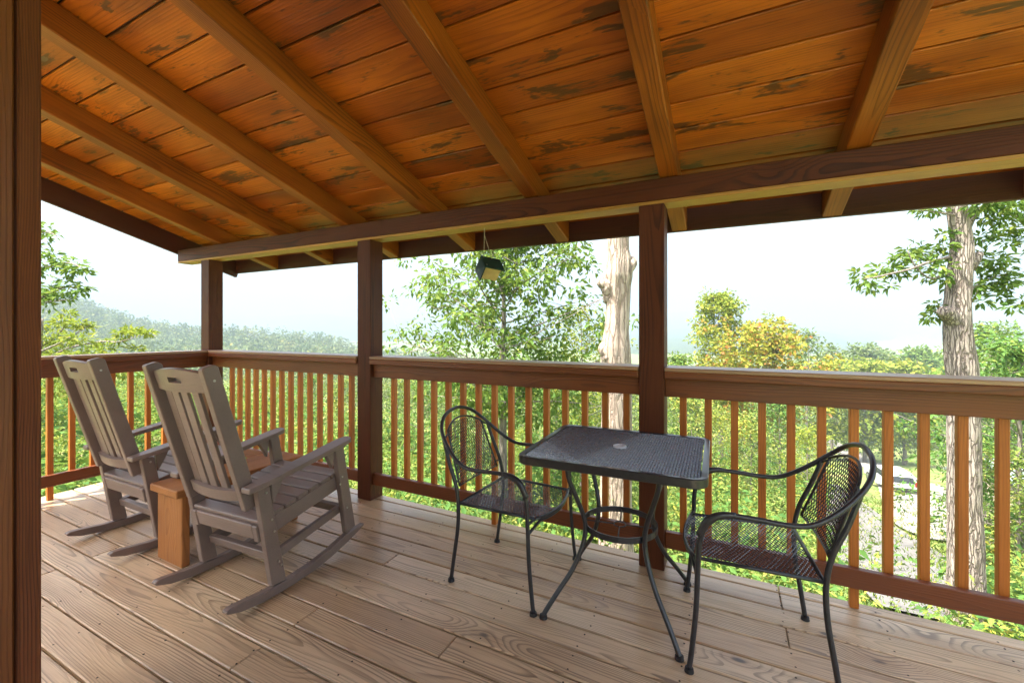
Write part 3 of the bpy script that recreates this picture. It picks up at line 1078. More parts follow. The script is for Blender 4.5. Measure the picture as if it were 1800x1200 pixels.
m = MB()
prof = [(0.0, 0.0), (0.004, -0.003), (0.004, -0.034), (0.0, -0.038), (-0.004, -0.034), (-0.004, -0.012), (-0.022, -0.007), (-0.022, -0.002)]
base = rrect(tx - 0.004, ty - 0.004, 0.06)
rings = []
for dx, dz in prof:
    rg = rrect(tx - 0.004 + dx, ty - 0.004 + dx, max(0.02, 0.06 + dx))
    rings.append([(x, y, tz_ + dz) for x, y in rg])
n = len(base)
vs = [p for rg in rings for p in rg]
fs = []
for i in range(len(rings)):
    i2 = (i + 1) % len(rings)
    for k in range(n):
        fs.append((i * n + k, i * n + (k + 1) % n, i2 * n + (k + 1) % n, i2 * n + k))
m.add(vs, fs)
m.build('table_rim', M['iron'], t, smooth=False)
m = MB()
mesh_strands(m, lambda u, v: (u, v, tz_ - 0.006), -0.395, 0.395, -0.355, 0.355, 0.0125, 0.0062,
             lambda u, v: abs(u) < tx - 0.02 and abs(v) < ty - 0.02 and u * u + v * v > 0.024 ** 2, 0.0030)
m.build('table_mesh', M['mesh'], t)
m = MB()
for k in range(24):
    a0, a1 = 2 * math.pi * k / 24, 2 * math.pi * (k + 1) / 24
    q = []
    for a in (a0, a1):
        for r_, z_ in ((0.021, -0.012), (0.021, 0.004), (0.033, 0.002), (0.033, -0.006)):
            q.append((r_ * math.cos(a), r_ * math.sin(a), tz_ + z_))
    m.add(q, [(0, 1, 5, 4), (1, 2, 6, 5), (2, 3, 7, 6), (3, 0, 4, 7)])
m.build('umbrella_hole_ring', M['cup'], t, smooth=True)
for sx in (-1, 1):
    for sy in (-1, 1):
        ax, ay = sx * 0.724, sy * 0.69
        pr = [(0.415, 0.012), (0.40, 0.035), (0.34, 0.11), (0.265, 0.20), (0.212, 0.30), (0.193, 0.385), (0.206, 0.46), (0.248, 0.56), (0.285, 0.65), (0.298, 0.75)]
        m = MB()
        m.tube([(r_ * ax, r_ * ay, z_) for r_, z_ in pr], 0.0115, 8, smooth=5)
        m.build('leg', M['iron'], t, smooth=True)
        m = MB()
        m.disc((0.415 * ax, 0.415 * ay, 0), 0.0195, 0.016, 12, 0.017)
        m.build('foot_cap', M['rubber'], t)
m = MB()
for k in range(40):
    a0, a1 = 2 * math.pi * k / 40, 2 * math.pi * (k + 1) / 40
    q = []
    for a in (a0, a1):
        for r_, z_ in ((0.176, 0.372), (0.176, 0.400), (0.182, 0.400), (0.182, 0.372)):
            q.append((r_ * math.cos(a), r_ * math.sin(a), z_))
    m.add(q, [(0, 1, 5, 4), (1, 2, 6, 5), (2, 3, 7, 6), (3, 0, 4, 7)])
m.build('leg_ring', M['iron'], t, smooth=False)
m = MB()
for a in (8, 98, 188, 278):
    d = Vector((math.cos(R(a)), math.sin(R(a)), 0))
    m.tube([d * 0.03 + Vector((0, 0, 0.383)), d * 0.178 + Vector((0, 0, 0.383))], 0.0035, 6)
cc = [(0.03 * math.cos(a), 0.03 * math.sin(a), 0.383) for a in np.linspace(0, 2 * math.pi, 17)]
m.tube(cc, 0.0035, 6, cap=False)
m.build('ring_spokes', M['iron'], t, smooth=True)

# ------------------------------------------------------------------ birdhouse
A_ = (RIGHT * -0.268 + UP * 0.643 + FWD * 0.717).normalized()
B_ = (RIGHT * -0.377 + UP * -0.755 + FWD * 0.536)
B_ = (B_ - A_ * B_.dot(A_)).normalized()
C_ = B_.cross(A_).normalized()
if C_.dot(RIGHT) < 0:
    C_ = -C_
PB = Vector((-1.554, 2.657, 1.808))
BM = Matrix((C_, A_, -B_)).transposed().to_4x4()      # local x=C, y=A (ridge), z=-B
bt_ = link('birdhouse', None, None, PB, BM.to_euler())
tag(bt_, 'small tilted birdhouse with dark green roof hanging under the beam', 'birdhouse')
la, lb, lc = 0.151, 0.129, 0.160
board('roof_panel', M['green_paint'], lc, la, 0.010, (lc / 2, la / 2, -0.005), parent=bt_, bev=0.002)
board('roof_panel', M['green_paint'], 0.010, la, lb - 0.011, (0.005, la / 2, -0.011 - (lb - 0.011) / 2), parent=bt_, bev=0.002)
board('front_board', M['cream_paint'], 0.122, 0.010, 0.100, (0.011 + 0.061, 0.018, -0.011 - 0.050), parent=bt_, bev=0.002)
board('back_board', M['cream_paint'], 0.122, 0.010, 0.100, (0.011 + 0.061, la - 0.018, -0.011 - 0.050), parent=bt_, bev=0.002)
board('side_board', M['green_paint'], 0.010, la - 0.05, 0.100, (0.128, la / 2, -0.061), parent=bt_, bev=0.002)
board('floor_board', M['green_paint'], 0.115, la - 0.05, 0.010, (0.068, la / 2, -0.106), parent=bt_, bev=0.002)
board('screw', M['screw'], 0.010, 0.006, 0.004, (0.02, 0.03, 0.001), parent=bt_, bev=0.001)
inv = (Matrix.Translation(PB) @ BM).inverted()
hook = Vector((-1.539, 2.62, BEAM_B))
m = MB()
knot_ = hook - Vector((0, 0, 0.05))
e1 = Matrix.Translation(PB) @ BM @ Vector((0.02, la * 0.85, 0.0))
e2 = Matrix.Translation(PB) @ BM @ Vector((0.085, la * 0.85, 0.0))
for a, c_ in ((hook, knot_), (knot_, e1), (knot_, e2)):
    m.tube([inv @ a, inv @ c_], 0.0022, 6)
m.build('hanging_string', M['string'], bt_)

# hose-clip on the side railing
m = MB()
m.tube([(0, 0, 0), (0.03, 0, 0)], 0.012, 10)
m.tube([(0.03, 0, 0), (0.045, 0, 0)], 0.018, 10)
tag(m.build('round_knob', M['screw'], loc=(P1 - 0.0755, 1.684, 0.52)), 'small round metal knob fixed to a side baluster by the left chair', 'knob')


# ------------------------------------------------------------------ vegetation
class Leaves:
    def __init__(self, seed):
        self.r = np.random.RandomState(seed)
        self.c, self.d, self.s = [], [], []

    def cluster(self, c, rad, n, size, droop=0.0, flat=1.0, out=None):
        r = self.r
        p = r.randn(n, 3)
        p /= np.linalg.norm(p, axis=1)[:, None] + 1e-9
        k = (r.rand(n) ** 0.5)[:, None]
        dirs = p.copy()
        p = p * k * rad
        p[:, 2] *= flat
        dirs[:, 2] = dirs[:, 2] * 0.6 - droop
        self.c.append(p + np.array(c)[None])
        self.d.append(dirs + 0.35 * r.randn(n, 3))
        self.s.append(size * (0.65 + 0.7 * r.rand(n)))

    def mesh(self, name, mat, wide=0.5):
        r = self.r
        c = np.concatenate(self.c)
        d = np.concatenate(self.d)
        s = np.concatenate(self.s)[:, None]
        d /= np.linalg.norm(d, axis=1)[:, None] + 1e-9
        # side direction: roughly horizontal with random roll so blades face up
        up = np.array([0, 0, 1.0])[None] + 0.55 * r.randn(len(d), 3)
        sd_ = np.cross(d, up)
        sd_ /= np.linalg.norm(sd_, axis=1)[:, None] + 1e-9
        nn = np.cross(sd_, d)
        mid = c + d * s * 0.45
        a = c
        b_ = mid + sd_ * s * wide * 0.5 + nn * s * 0.10
        t_ = c + d * s - nn * s * 0.10
        e = mid - sd_ * s * wide * 0.5 + nn * s * 0.10
        v = np.stack([a, b_, t_, e], 1).reshape(-1, 3)
        n = len(c)
        tri = (np.arange(n)[:, None] * 4 + np.array([[0, 1, 2, 0, 2, 3]])).reshape(-1)
        me = bpy.data.meshes.new(name)
        me.vertices.add(len(v))
        me.vertices.foreach_set('co', v.astype(np.float32).ravel())
        me.loops.add(len(tri))
        me.loops.foreach_set('vertex_index', tri.astype(np.int32))
        me.polygons.add(n * 2)
        me.polygons.foreach_set('loop_start', np.arange(n * 2, dtype=np.int32) * 3)
        me.polygons.foreach_set('loop_total', np.full(n * 2, 3, dtype=np.int32))
        me.update(calc_edges=True)
        me.materials.append(mat)
        return me


def tree_meshes(seed, h, spread, r0, leaf, leaf_size, per, bark, crown_base=0.3, n_br=22, up=0.35, droop=0.3, clusters=5, cl_r=0.32, wide=0.5, shape='round', lean=(0, 0)):
    """trunk with limbs, and a crown of leaf clusters on the limb ends; origin at the foot of the trunk"""
    rg = np.random.RandomState(seed)
    mb = MB()
    L = Leaves(seed + 100)
    pts = []
    for i in range(7):
        f = i / 6
        pts.append(Vector((lean[0] * f + rg.randn() * 0.02 * h * f * 0.5, lean[1] * f + rg.randn() * 0.02 * h * f * 0.5, -0.3 + (h * 0.94 + 0.3) * f)))
    rads = [r0 * (1 - 0.88 * (i / 6)) for i in range(7)]
    rads[0] *= 1.35
    sp, sr = spline(pts, rads, 4)
    mb.tube(sp, sr, 8)
    for i in range(n_br):
        f = crown_base + (1 - crown_base) * ((i + rg.rand()) / n_br)
        k = f * (len(sp) - 1)
        p0 = sp[int(k)]
        g = (f - crown_base) / (1 - crown_base)
        env = {'round': math.sin(math.pi * min(1, 0.12 + 0.86 * g)) ** 0.7, 'cone': 1 - 0.85 * g, 'flat': 0.6 + 0.4 * g}[shape]
        ln = spread * env * (0.7 + 0.45 * rg.rand())
        az = i * 2.399 + rg.randn() * 0.3
        el = up + 0.5 * g + rg.randn() * 0.12
        d = Vector((math.cos(az) * math.cos(el), math.sin(az) * math.cos(el), math.sin(el)))
        p1 = p0 + d * ln * 0.5 + Vector((rg.randn(), rg.randn(), rg.randn())) * 0.05 * ln
        p2 = p0 + d * ln + Vector((rg.randn() * 0.08, rg.randn() * 0.08, -0.10 * droop)) * ln
        rb = max(0.008, r0 * 0.32 * (1 - 0.7 * f))
        mb.tube([p0, p1, p2], [rb, rb * 0.65, rb * 0.25], 5, smooth=3)
        for j in range(clusters):
            u = 0.35 + 0.65 * (j + rg.rand()) / clusters
            q = (p0.lerp(p1, u * 2) if u < 0.5 else p1.lerp(p2, u * 2 - 1))
            tip = q + Vector((rg.randn(), rg.randn(), rg.randn() * 0.7)) * (0.16 * ln + 0.10)
            if j % 2 == 0:
                mb.tube([q, tip], [rb * 0.3, rb * 0.12], 4)
            L.cluster(tip, cl_r * (0.7 + 0.6 * rg.rand()), per, leaf_size, droop, 0.75)
    L.cluster(sp[-1], cl_r, per * 2, leaf_size, droop)
    return mb.mesh('trunk', bark, True), L.mesh('crown', leaf, wide)


def plant_tree(name, label, cat, px, d, meshes, rz=0.0, sc=1.0, group=None, ytop=None):
    q = at(px, 578, d)
    if ytop is not None:
        hm = max(v.co.z for v in meshes[1].vertices)
        sc = min(sc, (at(px, ytop, d).z - tz(q.x, q.y)) / hm)
    o = thing(name, label, cat, (q.x, q.y, tz(q.x, q.y)), rz, group)
    o.scale = (sc, sc, sc)
    link('trunk', meshes[0], o)
    link('crown', meshes[1], o, kind='stuff')
    return o


# ---- the oak with the forked trunk at the right
D = 6.3
oak = thing('oak_tree', 'thick grey oak trunk with leafy branches at the right', 'tree', (at(1692, 578, D).x, at(1692, 578, D).y, 0))
o0 = Vector(oak.location)
mb = MB()
gz = tz(o0.x, o0.y)
tr_px = [(1700, 1180, 0.33), (1697, 1000, 0.27), (1695, 850, 0.25), (1693, 700, 0.245), (1689, 640, 0.238), (1685, 590, 0.215), (1683, 555, 0.215), (1684, 520, 0.195),
         (1686, 480, 0.190), (1690, 450, 0.186), (1690, 420, 0.170), (1683, 380, 0.160), (1680, 345, 0.155), (1672, 220, 0.14), (1668, 60, 0.12), (1665, -200, 0.05)]
pts = [at(a, c_, D) - o0 for a, c_, r_ in tr_px]
pts[0].z = gz - 0.3
sp, sr = spline(pts, [r_ * 0.72 for _, _, r_ in tr_px], 14)
mb.tube(sp, sr, 44)
for i, p in enumerate(mb.v):
    ring, k = divmod(i, 44)
    c0 = sp[min(ring, len(sp) - 1)]
    a = 2 * math.pi * k / 44
    f = 1 + 0.10 * (noise.noise(Vector((math.cos(a) * 4.2, math.sin(a) * 4.2, p[2] * 1.6))) + 0.5 * noise.noise(Vector((math.cos(a) * 9, math.sin(a) * 9, p[2] * 3.5))))
    mb.v[i] = (c0.x + (p[0] - c0.x) * f, c0.y + (p[1] - c0.y) * f, p[2])
# knob and old branch stub
mb.tube([at(1690, 575, D) - o0, at(1668, 553, D - 0.05) - o0, at(1656, 545, D - 0.1) - o0], [0.13, 0.105, 0.065], 12, smooth=3)
mb.tube([at(1700, 470, D) - o0, at(1716, 452, D) - o0, at(1724, 445, D) - o0], [0.10, 0.07, 0.04], 10, smooth=3)
trunk_me = mb.mesh('trunk', M['bark'], True)
link('trunk', trunk_me, oak)
L = Leaves(41)
mb = MB()
limbs = [[(1668, 452, 0), (1630, 462, -0.2), (1600, 473, -0.35), (1570, 480, -0.45), (1540, 487, -0.5), (1520, 490, -0.55)],
         [(1672, 470, 0), (1640, 490, -0.2), (1610, 470, -0.3), (1595, 440, -0.3)],
         [(1700, 440, 0), (1735, 420, 0.2), (1770, 413, 0.35), (1800, 405, 0.5)],
         [(1700, 520, 0), (1712, 505, 0.1), (1740, 490, 0.2), (1770, 480, 0.4)],
         [(1700, 400, 0), (1715, 375, 0.1), (1745, 360, 0.2), (1790, 385, 0.3), (1830, 420, 0.4)],
         [(1690, 380, 0), (1640, 372, -0.2), (1615, 370, -0.3)],
         [(1698, 540, 0), (1712, 525, 0.1), (1722, 500, 0.15)],
         [(1665, 565, 0), (1650, 552, -0.1), (1640, 545, -0.2)],
         [(1690, 340, 0), (1740, 320, 0.3), (1800, 330, 0.6), (1860, 350, 0.9)],
         [(1680, 300, 0), (1620, 300, -0.3), (1560, 320, -0.5)]]
for lm in limbs:
    P = [at(a, c_, D + dz) - o0 for a, c_, dz in lm]
    r0 = 0.018 if len(lm) < 6 else 0.022
    if lm[0] == (1700, 400, 0):
        r0 = 0.05
    mb.tube(P, [r0 * (1 - 0.7 * i / (len(P) - 1)) for i in range(len(P))], 6, smooth=4)
link('limb', mb.mesh('limb', M['bark_thin'], True), oak)
for a, c_, r_, n in [(1520, 490, .15, 46), (1512, 480, .10, 24), (1548, 476, .12, 30), (1530, 505, .10, 16), (1562, 470, .10, 22), (1580, 455, .10, 24), (1575, 478, .14, 44), (1565, 503, .07, 12),
                     (1608, 440, .17, 56), (1596, 450, .12, 30), (1622, 452, .12, 26), (1632, 470, .15, 40), (1645, 455, .13, 30), (1640, 485, .12, 22), (1655, 470, .14, 30), (1660, 432, .12, 30),
                     (1663, 410, .10, 22), (1630, 370, .12, 34), (1650, 368, .12, 34), (1618, 366, .07, 14), (1655, 485, .10, 18), (1662, 492, .08, 16), (1668, 505, .08, 14),
                     (1710, 470, .10, 22), (1722, 418, .12, 24), (1745, 415, .12, 24), (1765, 405, .14, 34), (1785, 400, .14, 34), (1775, 425, .11, 24), (1742, 455, .18, 60), (1760, 460, .15, 46),
                     (1725, 500, .17, 56), (1745, 495, .15, 46), (1708, 505, .14, 40), (1765, 480, .16, 50), (1770, 500, .14, 36), (1755, 518, .12, 30), (1785, 490, .12, 24), (1728, 530, .08, 14),
                     (1780, 540, .08, 16), (1797, 530, .12, 26), (1720, 360, .16, 56), (1745, 358, .18, 64), (1775, 362, .18, 60), (1700, 372, .12, 28), (1795, 372, .18, 50), (1735, 380, .15, 38), (1760, 385, .14, 34),
                     (1645, 535, .10, 26), (1640, 555, .10, 26), (1650, 545, .10, 20), (1630, 560, .06, 12), (1745, 340, .25, 80), (1790, 335, .25, 80), (1830, 350, .3, 90), (1640, 340, .2, 50), (1600, 320, .25, 60),
                     (1840, 420, .3, 80), (1850, 500, .3, 80), (1560, 320, .2, 50)]:
    q = at(a, c_, D + L.r.uniform(-0.3, 0.3)) - o0
    L.cluster(q, r_ * 1.05, int(n * 1.25), 0.105, 0.35, 0.75)
link('crown', L.mesh('crown', M['leaf_oak'], 0.42), oak, kind='stuff')

# ---- dead bare trunk behind the table
D = 7.5
q0 = at(1086, 578, D)
dead = thing('dead_trunk', 'tall bleached dead tree trunk with burls behind the middle post', 'tree', (q0.x, q0.y, 0))
o0 = Vector(dead.location)
prof = [(1084, 1100, 0.36), (1083, 960, 0.29), (1083, 850, 0.265), (1084, 740, 0.25), (1083, 660, 0.245), (1082, 635, 0.25), (1081, 610, 0.245), (1083, 580, 0.205),
        (1085, 540, 0.20), (1085, 505, 0.215), (1086, 485, 0.235), (1088, 465, 0.225), (1086, 440, 0.190), (1086, 410, 0.185), (1086, 340, 0.18), (1090, 200, 0.16), (1092, 20, 0.12), (1090, -120, 0.06)]
pts = [at(a, c_, D) - o0 for a, c_, r_ in prof]
pts[0].z = tz(o0.x, o0.y) - 0.3
mb = MB()
sp, sr = spline(pts, [r_ for _, _, r_ in prof], 8)
mb.tube(sp, sr, 40)
rg = np.random.RandomState(8)
ph = rg.rand(6) * 6.28
for i, p in enumerate(mb.v):
    ring, k = divmod(i, 40)
    a = 2 * math.pi * k / 40
    c0 = sp[min(ring, len(sp) - 1)]
    z_ = p[2]
    f = 1 + 0.05 * math.sin(3 * a + ph[0] + z_ * 0.9) + 0.035 * math.sin(7 * a + ph[1] - z_ * 0.6) + 0.025 * math.sin(13 * a + ph[2] + z_ * 1.1) + 0.02 * math.sin(21 * a + z_ * 2)
    mb.v[i] = (c0.x + (p[0] - c0.x) * f, c0.y + (p[1] - c0.y) * f, z_)
for (a, c_), (a2, c2), r1_, r2_ in (((1098, 478), (1112, 462), 0.14, 0.085), ((1068, 505), (1056, 496), 0.13, 0.08), ((1070, 625), (1060, 612), 0.15, 0.09)):
    mb.tube([at(a, c_ + 28, D - 0.03) - o0, at(a, c_, D - 0.06) - o0, at(a2, c2, D - 0.08) - o0, at(a2 - (a2 - a) * 0.2, c2 - 10, D - 0.05) - o0],
            [0.06, r1_, r2_, 0.03], 14, smooth=4)
link('trunk', mb.mesh('trunk', M['deadwood'], True), dead)

# ---- oak behind the birdhouse
tm = tree_meshes(11, 8.3, 2.85, 0.13, M['leaf_oak'], 0.15, 30, M['bark_thin'], crown_base=0.34, n_br=46, up=0.20, droop=0.45, clusters=10, cl_r=0.30, wide=0.46)
plant_tree('oak_tree', 'leafy green oak spreading behind the hanging birdhouse', 'tree', 884, 11.0, tm, 0.6)

# ---- branches coming in at the left edge
D = 8.0
q0 = at(-40, 578, D)
lt = thing('oak_tree', 'oak branch reaching in beside the house corner at far left', 'tree', (q0.x, q0.y, tz(q0.x, q0.y)))
o0 = Vector(lt.location)
mb = MB()
mb.tube([Vector((0, 0, -0.3)), at(-40, 700, D) - o0, at(-45, 500, D) - o0, at(-40, 200, D) - o0], [0.24, 0.2, 0.17, 0.1], 10, smooth=4)
L = Leaves(77)
for lm in ([(-42, 500), (20, 480), (80, 470), (120, 462), (145, 472)], [(-42, 560), (30, 540), (75, 532), (125, 526)], [(-42, 420), (30, 412), (80, 408), (100, 415)], [(60, 530), (110, 505), (140, 508)]):
    P = [at(a, c_, D - 0.004 * (a + 42)) - o0 for a, c_ in lm]
    mb.tube(P, [0.03 * (1 - 0.75 * i / (len(P) - 1)) for i in range(len(P))], 6, smooth=4)
link('trunk', mb.mesh('trunk', M['bark_thin'], True), lt)
for a, c_, r_, n in [(78, 402, .13, 34), (88, 412, .10, 20), (76, 420, .10, 18), (74, 436, .08, 14), (96, 448, .10, 22), (106, 455, .10, 22), (84, 464, .13, 30), (118, 466, .12, 30), (132, 466, .15, 44), (146, 474, .11, 26),
                     (124, 476, .10, 24), (112, 492, .09, 20), (128, 496, .08, 12), (100, 466, .10, 18), (120, 508, .12, 26), (140, 510, .12, 28), (150, 506, .08, 14), (80, 505, .13, 34), (92, 512, .13, 36), (78, 520, .16, 44),
                     (104, 516, .12, 28), (118, 524, .10, 20), (60, 470, .25, 60), (40, 440, .3, 60), (50, 400, .3, 60), (30, 520, .3, 80), (85, 535, .10, 16)]:
    L.cluster(at(a, c_, D - 0.004 * (a + 42)) - o0, r_, n, 0.11, 0.3, 0.75)
link('crown', L.mesh('crown', M['leaf_oak'], 0.42), lt, kind='stuff')

# ---- lime tree with feathery layers below it
D = 12.0
q0 = at(60, 578, D)
lime = thing('locust_tree', 'feathery lime green tree just above the left railing', 'tree', (q0.x, q0.y, tz(q0.x, q0.y)))
o0 = Vector(lime.location)
mb = MB()
mb.tube([Vector((0, 0, -0.3)), at(60, 700, D) - o0, at(70, 600, D) - o0, at(75, 560, D) - o0], [0.12, 0.1, 0.06, 0.02], 8, smooth=4)
L = Leaves(91)
for lm in ([(62, 660), (130, 640), (215, 628), (262, 640)], [(64, 640), (120, 612), (180, 600), (212, 600), (270, 580)], [(68, 610), (100, 590), (125, 558)], [(66, 620), (110, 600), (160, 570)], [(62, 650), (20, 600), (-30, 590)]):
    P = [at(a, c_, D + L.r.uniform(-0.5, 0.5)) - o0 for a, c_ in lm]
    mb.tube(P, [0.035 * (1 - 0.8 * i / (len(P) - 1)) for i in range(len(P))], 5, smooth=4)
link('trunk', mb.mesh('trunk', M['bark_thin'], True), lime)
for a, c_, r_ in [(85, 590, .4), (100, 575, .25), (118, 552, .2), (108, 566, .25), (75, 610, .45), (110, 600, .35), (135, 595, .35), (150, 575, .22), (140, 568, .2), (90, 630, .5), (125, 625, .45), (160, 620, .4), (185, 610, .32),
                  (205, 598, .2), (215, 586, .2), (222, 579, .16), (195, 630, .4), (215, 632, .3), (75, 650, .5), (130, 655, .5), (175, 650, .45), (235, 582, .18), (250, 584, .18), (262, 585, .15), (205, 650, .4), (230, 655, .35), (50, 600, .6), (40, 640, .6),
                  (240, 612, .16), (245, 640, .2), (95, 685, .6), (160, 690, .5), (30, 690, .7)]:
    L.cluster(at(a, c_, D + L.r.uniform(-0.6, 0.6)) - o0, r_, int(70 * r_ / 0.3 + 20), 0.15, 0.05, 0.38)
link('crown', L.mesh('crown', M['leaf_lime'], 0.30), lime, kind='stuff')

# ---- leafy mass to the right of the big oak
tm2 = tree_meshes(21, 6.4, 2.6, 0.10, M['leaf_deep'], 0.17, 26, M['bark_thin'], crown_base=0.15, n_br=34, up=0.2, droop=0.45, clusters=6, cl_r=0.36, wide=0.42)
plant_tree('broadleaf_tree', 'dense bushy green tree right of the thick oak trunk', 'tree', 1790, 12.0, tm2, 0.4)
tm3 = tree_meshes(22, 7.5, 2.0, 0.08, M['leaf_lime'], 0.15, 22, M['bark_thin'], crown_base=0.25, n_br=26, up=0.3, droop=0.35, clusters=5, cl_r=0.34, wide=0.4)
plant_tree('broadleaf_tree', 'yellow green young tree left of the bleached dead trunk', 'tree', 1022, 14.0, tm3, 1.4, 0.86)

# ---- maple and its neighbours beyond the right-hand railing
tm4 = tree_meshes(31, 10.4, 4.7, 0.14, M['leaf_yellow'], 0.30, 36, M['bark_thin'], crown_base=0.35, n_br=34, up=0.35, droop=0.2, clusters=6, cl_r=0.62, wide=0.6)
plant_tree('maple_tree', 'autumn maple with yellow and orange leaves beyond the railing', 'tree', 1340, 31, tm4, 0.3)
tm5 = tree_meshes(32, 15.2, 3.6, 0.18, M['leaf_lime'], 0.30, 36, M['bark_thin'], crown_base=0.4, n_br=34, up=0.4, droop=0.25, clusters=6, cl_r=0.55, wide=0.5)
plant_tree('broadleaf_tree', 'tall yellow green tree just left of the orange maple', 'tree', 1268, 36, tm5, 2.0)
tm6 = tree_meshes(33, 9.5, 3.0, 0.14, M['leaf_oak'], 0.28, 26, M['bark_thin'], crown_base=0.3, n_br=28, up=0.35, droop=0.3, clusters=5, cl_r=0.55, wide=0.45)
plant_tree('broadleaf_tree', 'rounded green tree seen close right of the middle post', 'tree', 1195, 30, tm6, 0.0, 0.86)

# ---- valley trees seen above the right-hand rail
far_kinds = [tree_meshes(51, 13, 4.2, 0.2, M['leaf_dusty'], 0.55, 18, M['bark_thin'], 0.25, 26, 0.35, 0.2, 5, 0.95, 0.6),
             tree_meshes(52, 12, 4.4, 0.2, M['leaf_oak'], 0.55, 18, M['bark_thin'], 0.2, 26, 0.35, 0.2, 5, 0.95, 0.6),
             tree_meshes(53, 14, 3.0, 0.16, M['leaf_dusty'], 0.5, 7, M['bark_thin'], 0.55, 16, 0.6, 0.1, 4, 0.7, 0.5),
             tree_meshes(54, 11, 4.0, 0.2, M['leaf_lime'], 0.5, 18, M['bark_thin'], 0.2, 26, 0.35, 0.2, 5, 0.9, 0.6)]
far_kinds.append(tree_meshes(55, 12, 3.4, 0.18, M['leaf_oak'], 0.26, 26, M['bark_thin'], 0.2, 32, 0.35, 0.2, 6, 0.6, 0.5))
GRP = 'trees standing in the valley beyond the railing'
for px, ytop, d, k, lab in [
    (1392, 572, 62, 2, 'slim sparse tree rising behind the orange maple'),
    (1420, 577, 66, 2, 'second slim sparse tree at the right end of the maple'),
    (1463, 604, 95, 2, 'spindly pale tree left of the pair of bare stems'),
    (1500, 603, 92, 2, 'spindly pale tree with a leaning fork above the railing'),
    (1522, 612, 120, 0, 'dusty green round tree right of the spindly pale trees'),
    (1556, 622, 130, 0, 'low dusty green tree in the gap before the thick oak'),
    (1615, 612, 120, 1, 'broad green tree on the skyline left of the thick oak'),
    (1645, 622, 125, 1, 'green tree partly hidden by the thick oak trunk'),
    (1520, 632, 80, 3, 'bright yellow green tree low above the right railing'),
    (1450, 632, 78, 3, 'bright yellow green tree low beside the maple'),
    (1590, 634, 80, 3, 'pale orange green tree low left of the thick oak'),
    (1745, 560, 40, 4, 'tall green tree behind the bushy tree at the right edge'),
    (1775, 600, 30, 4, 'broad green tree behind the bushy tree at the right edge'),
]:
    q = at(px, 578, d)
    g = tz(q.x, q.y)
    hh = at(px, ytop, d).z - g
    base_h = {0: 13, 1: 12, 2: 14, 3: 11, 4: 12}[k]
    plant_tree('broadleaf_tree', lab, 'tree', px, d, far_kinds[k], px * 0.7, hh / base_h, GRP)

# trees on the slope below the railings
slope_k = [tree_meshes(61, 4.6, 1.7, 0.06, M['leaf_under'], 0.15, 20, M['bark_thin'], 0.12, 26, 0.3, 0.25, 5, 0.32, 0.45),
           tree_meshes(62, 5.0, 1.9, 0.07, M['leaf_deep'], 0.16, 20, M['bark_thin'], 0.15, 26, 0.3, 0.35, 5, 0.34, 0.45),
           tree_meshes(63, 4.4, 1.6, 0.05, M['leaf_lime'], 0.14, 18, M['bark_thin'], 0.15, 24, 0.3, 0.2, 5, 0.32, 0.4)]
rg = random.Random(12)
GRP2 = 'leafy saplings on the slope below the railing'
LAB2 = ['mottled green sapling', 'deep green sapling', 'lime green sapling']
spots = [(120, 17, 2, 0.9, 'seen through the side railing left of the far rocking chair'), (235, 19, 0, 0.9, 'seen through the side railing between the rocking chairs'),
         (420, 24, 0, 1.0, 'behind the railing left end nearest the corner post'), (480, 18, 2, 0.7, 'behind the balusters right of the nearer rocking chair'),
         (545, 26, 1, 1.1, 'behind the railing midway between corner and rocking chair post'), (600, 20, 0, 0.8, 'behind the balusters just left of the rocking chair post'),
         (700, 22, 0, 1.0, 'behind the balusters just right of the rocking chair post'), (745, 17, 1, 0.8, 'behind the balusters left of the left black chair'),
         (800, 26, 2, 1.1, 'behind the back of the left black chair'), (850, 19, 0, 0.9, 'behind the left black chair arm'),
         (930, 20, 2, 0.9, 'behind the balusters between chair and table'), (975, 15, 1, 0.8, 'behind the far left corner of the table'),
         (1035, 22, 2, 1.0, 'behind the far edge of the table left of the dead trunk'), (1150, 18, 0, 0.9, 'behind the middle post beside the dead trunk'),
         (1215, 20, 0, 1.0, 'behind the far right corner of the table'), (1265, 24, 2, 1.0, 'behind the second baluster gap right of the table'),
         (1320, 19, 0, 0.9, 'behind the balusters above the right chair arm'), (1370, 25, 1, 1.1, 'behind the balusters left of the right chair back'),
         (1420, 21, 2, 0.9, 'behind the top of the right chair back'),
         (1735, 15, 1, 0.8, 'below the railing just right of the thick oak'), (1790, 11, 0, 0.7, 'below the railing at the right edge')]
for px, d, k, sc, where in spots:
    plant_tree('sapling', LAB2[k] + ' ' + where, 'sapling', px, d, slope_k[k], px * 1.3, sc, GRP2, 655)

